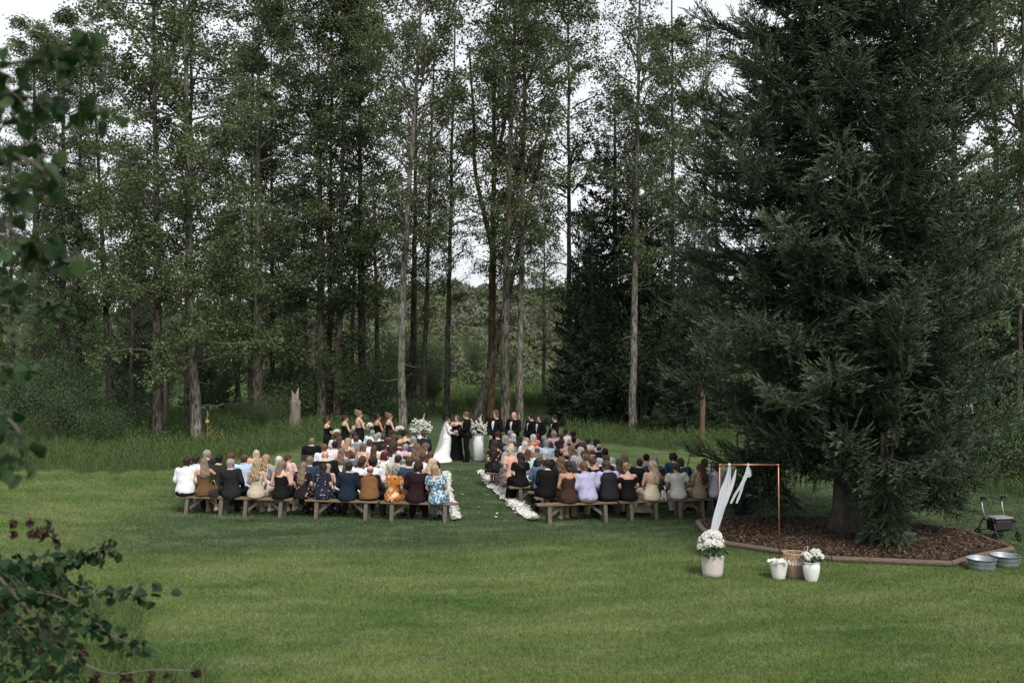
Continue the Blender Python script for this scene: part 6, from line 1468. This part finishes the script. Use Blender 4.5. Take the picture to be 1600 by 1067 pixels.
x, D, _ = GP(1560, 842); ro = thing('rollator', 'black wheeled walker with grey seat parked on the lawn beside the spruce', 'rollator', (x, D, 0), R(12))
for k in (-1, 1):
    for yq, rad in ((-.26, .095), (.27, .10)):
        mb = MB(); a = np.linspace(0, 2 * pi, 25); mb.many(tube(np.stack([np.full(25, k * .27), yq + (rad - .016) * np.cos(a), rad + (rad - .016) * np.sin(a)], -1), .016, 8, False)); w1 = link('wheel', mb.mesh('wheel', [tyre]), ro)
        mb = MB(); 
        for q in range(5): b = q * 2 * pi / 5; mb.many(tube([(k * .27, yq, rad), (k * .27, yq + (rad - .02) * math.cos(b), rad + (rad - .02) * math.sin(b))], .008, 6))
        mb.many(tube([(k * .27 - .025, yq, rad), (k * .27 + .025, yq, rad)], .016, 8)); link('rim', mb.mesh('rim', [blk]), w1)
        mb = MB(); mb.many(tube(catmull([(k * .255, yq, rad + .01), (k * .25, yq * .95, rad * 2 + .04), (k * .235, yq * .45, .46)], 8), .014, 8)); link('leg', mb.mesh('leg', [blk]), ro)
    mb = MB(); mb.many(tube([(k * .235, .10, .42), (k * .235, .18, .62), (k * .235, .21, .78)], .012, 8)); link('handle_post', mb.mesh('handle_post', [chrome]), ro)
    mb = MB(); mb.many(tube(catmull([(k * .235, .205, .77), (k * .24, .22, .82), (k * .24, .16, .845), (k * .245, .04, .84)], 10), .019, 8)); g_ = link('grip', mb.mesh('grip', [blk]), ro)
    mb = MB(); mb.many(tube(catmull([(k * .235, .16, .80), (k * .225, .06, .785), (k * .23, .0, .80)], 8), .007, 6)); link('brake_lever', mb.mesh('brake_lever', [blk]), ro)
    mb = MB(); mb.many(box((k * .235, -.06, .40), (.03, .36, .03), None, .006)); link('side_rail', mb.mesh('side_rail', [blk], False), ro)
mb = MB(); mb.many(box((0, -.04, .455), (.42, .30, .045), None, .016)); link('seat', mb.mesh('seat', [seatm], False), ro)
mb = MB(); mb.many(box((0, -.04, .31), (.43, .30, .24), None, .04)); link('bag', mb.mesh('bag', [nyl], False), ro)
mb = MB(); a = np.linspace(-1, 1, 15); mb.many(tube(np.stack([a * .235, .20 + .09 * (1 - a * a), .80 + .035 * np.cos(a * 3)], -1), .026, 8, flat=.6)); link('back_strap', mb.mesh('back_strap', [nyl]), ro)
mb = MB(); mb.many(tube([(-.24, .27, .16), (.24, .27, .16)], .010, 6)); mb.many(tube([(-.24, .05, .40), (.24, .05, .40)], .010, 6)); link('cross_bar', mb.mesh('cross_bar', [blk]), ro)
mb = MB(); mb.many(box((.252, -.10, .44), (.03, .045, .05), None, .006)); link('reflector', mb.mesh('reflector', [ylw], False), ro)

# black tub with a pale rim behind the frame
x, D, _ = GP(1166, 806); t = thing('patio_heater_base', 'low dark covered round table under the spruce beyond the copper frame', 'table', (x, D, 0)); t.name = 'round_table'
mb = MB(); mb.many(lathe([(0, .46), (.34, .46), (.37, .45), (.365, .42), (.32, .28), (.27, .10), (.25, .0), (0, 0)], 40)); link('cover', mb.mesh('cover', [nyl]), t); mb = MB(); mb.many(lathe([(0, .49), (.37, .49), (.385, .482), (.375, .468), (0, .468)], 40)); link('top', mb.mesh('top', [mat('grey_top', (.13, .13, .13), .6, .1, 6)]), t)

# little dog on the bench beside the man in off-white
x = gx(1037, 22.9); dw, dbm = mat('dog_white', (.60, .58, .55), .9, .1, 30, .5, 60), mat('dog_black', (.022, .020, .020), .9, .3, 30, .5, 60)
prts = [tube(catmull([(0, .0, .10), (0, .02, .20), (0, .07, .29)], 8), [.085, .09, .095, .095, .09, .085, .075, .065], 12), ball((0, .10, .37), (.062, .068, .06)), tube([(0, .13, .36), (0, .20, .345)], [.036, .024], 10), tube(catmull([(.0, -.08, .05), (.02, -.14, .06), (.05, -.17, .12)], 7), [.025, .024, .022, .02, .018, .015, .01], 8)]
for k in (-1, 1): prts += [tube([(k * .045, .08, .22), (k * .045, .10, .10), (k * .045, .11, .02), (k * .045, .145, .012)], [.034, .026, .020, .020], 8), ball((k * .07, .01, .075), (.045, .085, .065)), tube([(k * .07, .06, .03), (k * .07, .13, .015)], [.026, .02], 8), tube([(k * .045, .085, .41), (k * .075, .07, .44), (k * .085, .09, .40)], [.022, .018, .008], 8)]
P, Q = levelset(prts, .011, 1); c = P[Q].mean(1); isw = ((np.abs(c[:, 0]) < .022) & (c[:, 2] > .30) & (c[:, 1] > .10)) | ((c[:, 2] < .30) & (c[:, 1] > .07)) | (c[:, 2] < .05) | (c[:, 1] > .17)
mb = MB(); mb.add(P, Q, np.where(isw, 0, 1)); 
for k in (-1, 1): mb.many(ball((k * .026, .160, .385), .008, 8, 6), 1)
mb.many(ball((0, .222, .352), .011, 8, 6), 1)
o = link('dog', mb.mesh('dog', [dw, dbm]), loc=(x, 23.12, .40)); o.scale = (.85, .85, .85); o.rotation_euler = (0, 0, R(200)); tag(o, 'small black and white dog sitting on the bench beside the guest in off white', 'dog')

# gold wire chair back at the front right, folding chair under the boy at the front left
gold = mat('gold_wire', (0.55, 0.40, 0.16), 0.35, 0.1, 10, metal=0.8)
x, D = gx(907, 30.6), 30.6; t = thing('chair', 'gold wire chair with arched back at the far end of the front right rows', 'chair', (x, D, 0), R(-8))
mb = MB(); a = np.linspace(0, pi, 15); mb.many(tube(np.vstack([[(.19, -.2, .45)], np.stack([.19 * np.cos(a), np.full(15, -.22), .92 + .16 * np.sin(a)], -1), [(-.19, -.2, .45)]]), .012, 7)); mb.many(tube([(-.19, -.215, .80), (.19, -.215, .80)], .009, 6)); link('backrest', mb.mesh('backrest', [gold]), t)
mb = MB(); mb.many(lathe([(0, .45), (.20, .45), (.21, .44), (.20, .425), (0, .425)], 24)); link('seat', mb.mesh('seat', [gold]), t)
for kx in (-1, 1):
    for ky in (-1, 1): mb = MB(); mb.many(tube([(kx * .15, ky * .15, .43), (kx * .19, ky * .19, 0)], .011, 6)); link('leg', mb.mesh('leg', [gold]), t)
boy = [g for g in guests if g['px'] == 487][0]; t = thing('folding_chair', 'black folding chair under the guest in black at the far left front', 'chair', (boy['x'], boy['D'] - .02, 0), YAW['L'])
mb = MB(); mb.many(box((0, 0, .425), (.44, .40, .03), None, .008)); link('seat', mb.mesh('seat', [blk], False), t); mb = MB(); mb.many(box((0, -.245, .74), (.44, .03, .22), rot3(R(-8), 0, 0), .01)); link('backrest', mb.mesh('backrest', [blk], False), t)
for k in (-1, 1): mb = MB(); mb.many(tube([(k * .22, .22, .0), (k * .22, -.18, .42), (k * .22, -.26, .86)], .013, 7)); link('leg', mb.mesh('leg', [blk]), t); mb = MB(); mb.many(tube([(k * .20, -.28, .0), (k * .20, .18, .42)], .013, 7)); link('leg', mb.mesh('leg', [blk]), t)
# handbag on the back left bench
x = gx(337, 23.55); t = thing('handbag', 'small black handbag with a gold chain on the bench in the left back row', 'handbag', (x, 23.38, .445), YAW['L']); mb = MB(); mb.many(box((0, 0, .075), (.22, .07, .14), None, .02)); link('bag', mb.mesh('bag', [blk], False), t); mb = MB(); mb.many(tube(catmull([(-.10, 0, .14), (-.05, -.02, .34), (.0, -.02, .40), (.06, -.02, .32), (.10, 0, .14)], 16), .006, 5)); link('chain', mb.mesh('chain', [gold]), t)

# ------------------------------------------------------------------ at the wood's edge
snagw = mat('bare_wood', (0.16, 0.135, 0.11), 0.9, 0.35, 7, 0.9, 22, (1, 1, 0.2)); orw = mat('rusty_wood', (0.12, 0.072, 0.04), 0.9, 0.35, 7, 0.9, 22, (1, 1, 0.2))
def stump(px, D, h, wpx, m, label, nm='tree_stump', seed=0):
    r = np.random.default_rng(seed); x = gx(px, D); z0 = float(gh(x, D)); rad = wpx / FPX * D / 2; n, sd = 14, 16; z = np.linspace(-.1, h, n); V, fs = tube(np.stack([.05 * np.sin(z), 0 * z, z], -1), rad * (1 + .5 * np.exp(-np.maximum(z, 0) / .3)), sd)
    V[(n - 1) * sd:n * sd, 2] += (r.uniform(-.2, .2, sd) + .45 * np.sin(np.arange(sd) * 2 * pi / sd * 2 + seed)) * min(1, h / 2); V[(n - 2) * sd:n * sd, :2] *= .72; V[:n * sd, :2] *= (1 + r.normal(size=n * sd) * .05)[:, None]; mb = MB(); mb.many((V, fs)); o = link(nm, mb.mesh(nm, [m]), loc=(x, D, z0)); tag(o, label, 'stump')
stump(460, 47, 1.55, 16, snagw, 'pale broken tree stump in the grass behind the left guests', seed=1)
stump(1096, 40, 2.3, 8, orw, 'rusty brown broken stump beside the left edge of the big spruce', seed=2)
stump(257, 49, 2.6, 6, snagw, 'thin broken snag standing just right of the straight grey poplar', seed=3)
x, D = gx(322, 44), 44; mb = MB(); mb.many(tube(catmull([(-.5, 0, 1.0), (0, .1, 1.35), (.35, 0, 1.30), (.75, .1, 1.42)], 10), np.linspace(.07, .03, 10), 7)); mb.many(tube([(-.5, 0, 1.0), (-.6, .3, -.1)], .05, 6)); tag(link('fallen_branch', mb.mesh('fallen_branch', [snagw]), loc=(x, D, 0)), 'bare pale fallen branch right of the pale furrowed poplar', 'branch')
x, D = gx(182, 46), 46; mb = MB(); mb.many(tube(catmull([(-.4, 0, .7), (0, .0, .95), (.5, .1, 1.25)], 10), np.linspace(.08, .04, 10), 7)); mb.many(tube([(-.4, 0, .72), (-.8, .2, -.1)], .06, 6)); tag(link('fallen_branch', mb.mesh('fallen_branch', [snagw]), loc=(x, D, 0)), 'short fallen branch lying in grass beside the shrub thicket', 'branch')
limeleaf = leafmat('lime_leaf', (0.085, 0.12, 0.03), (0.20, 0.22, 0.07), 0.35, 0.0, 0.3)
LS = shrub_mesh(8, 0.45, 0.9, 420, 0.09, limeleaf); shrub(332, 38.5, LS, 1.0, 'small yellowish green bush in front of the pale furrowed poplar')
x, D = gx(324, 38.0), 38.0; t = thing('yellow_tag', 'small yellow tag hanging on a stake by the yellowish green bush', 'tag', (x, D, 0)); mb = MB(); mb.many(tube([(0, 0, 0), (0, 0, 1.5)], .012, 6)); link('stake', mb.mesh('stake', [snagw]), t); mb = MB(); mb.many(box((0, -.02, 1.12), (.13, .012, .10), rot3(0, .1, 0), .003)); link('plate', mb.mesh('plate', [ylw], False), t)
x, D = gx(1507, 30.5), 30.5; t = thing('white_box', 'white box with a dark lid on a post behind the big spruce', 'box', (x, D, 0)); mb = MB(); mb.many(box((0, 0, 2.05), (.40, .34, .36), None, .012)); link('box_body', mb.mesh('box_body', [plm], False), t); mb = MB(); mb.many(box((0, 0, 2.255), (.48, .42, .05), None, .01)); link('lid', mb.mesh('lid', [blk], False), t); mb = MB(); mb.many(box((0, 0, .93), (.09, .09, 1.86), None, .008)); link('post', mb.mesh('post', [snagw], False), t)

# ================================================================== ASPENS BESIDE THE CAMERA
aspl = leafmat('aspen_leaf', (0.011, 0.029, 0.010), (0.040, 0.078, 0.028), 0.30, 0.35, 0.18); deadl = leafmat('dead_leaf', (0.022, 0.011, 0.008), (0.055, 0.028, 0.019), 0.15, 0.3, 0.2); asb = mat('aspen_twig', (0.115, 0.095, 0.078), 0.85, 0.3, 14, 0.4, 40)
def aspen_leaf_mesh(m, nm, curl=0.0, seed=0):
    r = np.random.default_rng(seed); th = np.linspace(0, 2 * pi, 13)[:-1]; rad = .5 * (1 + .10 * np.cos(th)) * (1 + .04 * np.cos(th * 9) + r.normal(size=12) * .02)
    V = np.stack([.52 + rad * np.cos(th) * 1.0 + .10 * (np.cos(th) > .9), rad * np.sin(th) * .98, .0 * th], -1); V[:, 2] = .16 * np.abs(V[:, 1]) - .10 * (V[:, 0] - .3) ** 2 + curl * np.sin(V[:, 1] * 7 + seed) * .5 + r.normal(size=12) * .015
    W = V * [.5, .5, .35] + [.26, 0, -.02]; mid = np.array([[.52, 0, -.03]]); Vt = np.vstack([V, W, mid]); q = [[i, (i + 1) % 12, 12 + (i + 1) % 12, 12 + i] for i in range(12)]; t3 = [[12 + i, 12 + (i + 1) % 12, 24] for i in range(12)]
    mb = MB(); mb.many((Vt, [np.array(q), np.array(t3)]), 0, 0.2 + .18 * seed); mb.many(tube([(-.75, .05, .10), (-.3, .0, .02), (.08, 0, 0)], .016, 4, False), 0, .9); return mb.mesh(nm, [m], True)
AL = [aspen_leaf_mesh(aspl, 'leaf', .05, k) for k in range(5)]; DL = [aspen_leaf_mesh(deadl, 'dead_leaf', 1.1, k) for k in range(3)]
def aspen(label, tpx, D0, lines, nleaf, lsize, seed, fills=(), dead=(), H=6.5, extra=420):
    r = np.random.default_rng(seed); tx = gx(tpx, D0); t = thing('aspen_tree', label, 'tree', (tx, D0, 0)); org = np.array([tx, D0, 0])
    W3 = lambda a: np.array([gx(a[0], a[2]), a[2], hz(a[1], a[2])]) - org
    mb = MB(); mb.many(tube(catmull([(0, 0, -.05), (.05, .05, H * .4), (-.05, .1, H * .75), (.0, 0, H)], 14), np.linspace(.055, .012, 14), 9)); link('trunk', mb.mesh('trunk', [asb]), t)
    spots = []
    for ln, w0, dens in lines:
        P = catmull(np.array([W3(a) for a in ln]), 22); base = np.array([0, 0, P[0][2] - .35]); full = np.vstack([[base], P]); mb = MB(); mb.many(tube(full, np.linspace(w0, .0022, 23), 6)); link('branch', mb.mesh('branch', [asb]), t)
        for k in range(2, 22):
            for q in range(dens):
                e = P[k] + rand_unit(1, r)[0] * np.array([1, 1, .8]) * lsize * r.uniform(.5, 1.8); spots.append((P[k], e))
    for (a, b, c, d, dd0, dd1, n) in fills:
        for q in range(n): p_ = W3((r.uniform(a, c), r.uniform(b, d), r.uniform(dd0, dd1))); spots.append((p_ + [-.05, 0, .05], p_))
    vis = [q for q in spots if 800 + FPX * (q[1][0] + tx) / (q[1][1] + D0) > -22]; od = r.permutation(len(vis)); idx = od[:nleaf]; spots = vis; tw = MB()
    xl = MB(); rest = od[nleaf:nleaf + extra]
    for i in rest:
        b, e = spots[i]; me = AL[int(r.integers(0, 5))]; Vq = np.empty(len(me.vertices) * 3); me.vertices.foreach_get('co', Vq); Vq = Vq.reshape(-1, 3)[:25]; s = lsize * r.uniform(.6, 1.15)
        M = rot3(r.normal() * .6, R(r.uniform(5, 85)), r.uniform(0, 6.28)); k_ = np.arange(12); kn = (k_ + 1) % 12
        xl.many((Vq @ M.T * s + e, [np.stack([k_, kn, 12 + kn, 12 + k_], -1), np.stack([12 + k_, 12 + kn, np.full(12, 24)], -1)]), 0, r.uniform(.1, .9))
    if len(rest): o = link('leaves', xl.mesh('leaves', [aspl], True), t); o['kind'] = 'stuff'
    for i in idx:
        b, e = spots[i]; o = link('leaf', AL[int(r.integers(0, 5))], t); tw.many(tube(np.array([b, (b + e) / 2 + [0, 0, .01], e]), .0016, 3, False))
        s = lsize * r.uniform(.65, 1.2); yaw = r.uniform(0, 2 * pi); o.matrix_local = Matrix.Translation(e) @ (Matrix.Rotation(yaw, 4, 'Z') @ Matrix.Rotation(R(r.uniform(5, 85)), 4, 'Y') @ Matrix.Rotation(r.normal() * .6, 4, 'X')) @ Matrix.Diagonal((s, s, s, 1))
    link('twigs', tw.mesh('twigs', [asb]), t)['kind'] = 'stuff'
    for px, py, DD, n in dead:
        for q in range(n):
            p_ = W3((px + r.normal() * 4.5, py + r.normal() * 5, DD)); o = link('dead_leaf', DL[int(r.integers(0, 3))], t); s = lsize * r.uniform(.7, 1.0); o.matrix_local = Matrix.Translation(p_) @ Matrix.Rotation(r.uniform(0, 6.28), 4, 'Z') @ Matrix.Rotation(R(r.uniform(50, 95)), 4, 'Y') @ Matrix.Rotation(r.normal(), 4, 'X') @ Matrix.Diagonal((s, s, s, 1))
    return t
aspen('young aspen reaching in at the lower corner with round leaves and brown withered ones', -300, 4.9,
    [([(-90, 830, 4.9), (0, 905, 4.9), (46, 956, 4.9), (72, 996, 4.85), (115, 1028, 4.8), (173, 1052, 4.8), (239, 1046, 4.8), (312, 1048, 4.8)], .011, 0),
     ([(-40, 930, 5.1), (30, 932, 5.1), (80, 922, 5.1), (126, 916, 5.1), (178, 925, 5.1), (242, 922, 5.1)], .006, 6),
     ([(-60, 880, 5.2), (30, 885, 5.2), (90, 880, 5.2), (130, 866, 5.2), (172, 856, 5.2)], .006, 6),
     ([(-30, 915, 5.0), (60, 925, 5.0), (110, 940, 5.0), (145, 965, 5.0), (170, 990, 5.0), (220, 1010, 5.0)], .005, 5),
     ([(-60, 900, 5.3), (0, 895, 5.3), (50, 890, 5.3), (95, 905, 5.3)], .005, 7),
     ([(-60, 790, 4.6), (0, 797, 4.6), (45, 808, 4.6), (85, 813, 4.6), (97, 832, 4.6)], .005, 0)],
    300, .046, 3, fills=[(-20, 860, 110, 1000, 4.6, 5.6, 210), (-20, 960, 130, 1067, 4.4, 5.6, 260)],
    dead=[(13, 806, 4.6, 1), (21, 824, 4.6, 2), (44, 817, 4.6, 3), (56, 829, 4.6, 2), (67, 832, 4.6, 2), (76, 822, 4.6, 3), (94, 842, 4.6, 2), (8, 952, 4.8, 3), (66, 975, 4.8, 4), (84, 990, 4.8, 3), (60, 1012, 4.8, 2), (78, 1044, 4.8, 4), (126, 1012, 4.8, 2), (150, 1058, 4.8, 5), (200, 1050, 4.8, 4), (232, 1054, 4.8, 3), (268, 1052, 4.8, 3), (308, 1048, 4.8, 3)], H=4.2, extra=700)
aspen('out of focus aspen boughs hanging in from the upper corner beside the camera', -330, 2.9,
    [([(-70, 150, 2.9), (30, 150, 2.9), (100, 165, 2.9), (172, 172, 2.9)], .008, 4), ([(-70, 120, 2.8), (40, 95, 2.8), (100, 80, 2.8), (142, 68, 2.8)], .007, 4), ([(-70, 225, 2.8), (20, 240, 2.8), (70, 270, 2.8), (80, 310, 2.8)], .007, 4), ([(-70, 330, 3.0), (10, 355, 3.0), (55, 390, 3.0), (112, 402, 3.0)], .007, 5),
     ([(-70, 465, 6.0), (30, 480, 6.0), (80, 472, 6.0), (112, 484, 6.0)], .008, 8), ([(-70, 560, 4.2), (10, 570, 4.2), (46, 582, 4.2)], .008, 3), ([(-70, 640, 3.2), (5, 650, 3.2), (34, 690, 3.2), (28, 735, 3.2)], .009, 3), ([(-70, 430, 3.6), (0, 440, 3.6), (40, 450, 3.6)], .008, 3)],
    300, .046, 5, fills=[(-30, 90, 50, 330, 2.6, 3.4, 80), (-30, 380, 40, 560, 2.8, 5.0, 60), (-30, 560, 25, 760, 2.8, 3.6, 40)], H=6.3, extra=150)
print('props done')
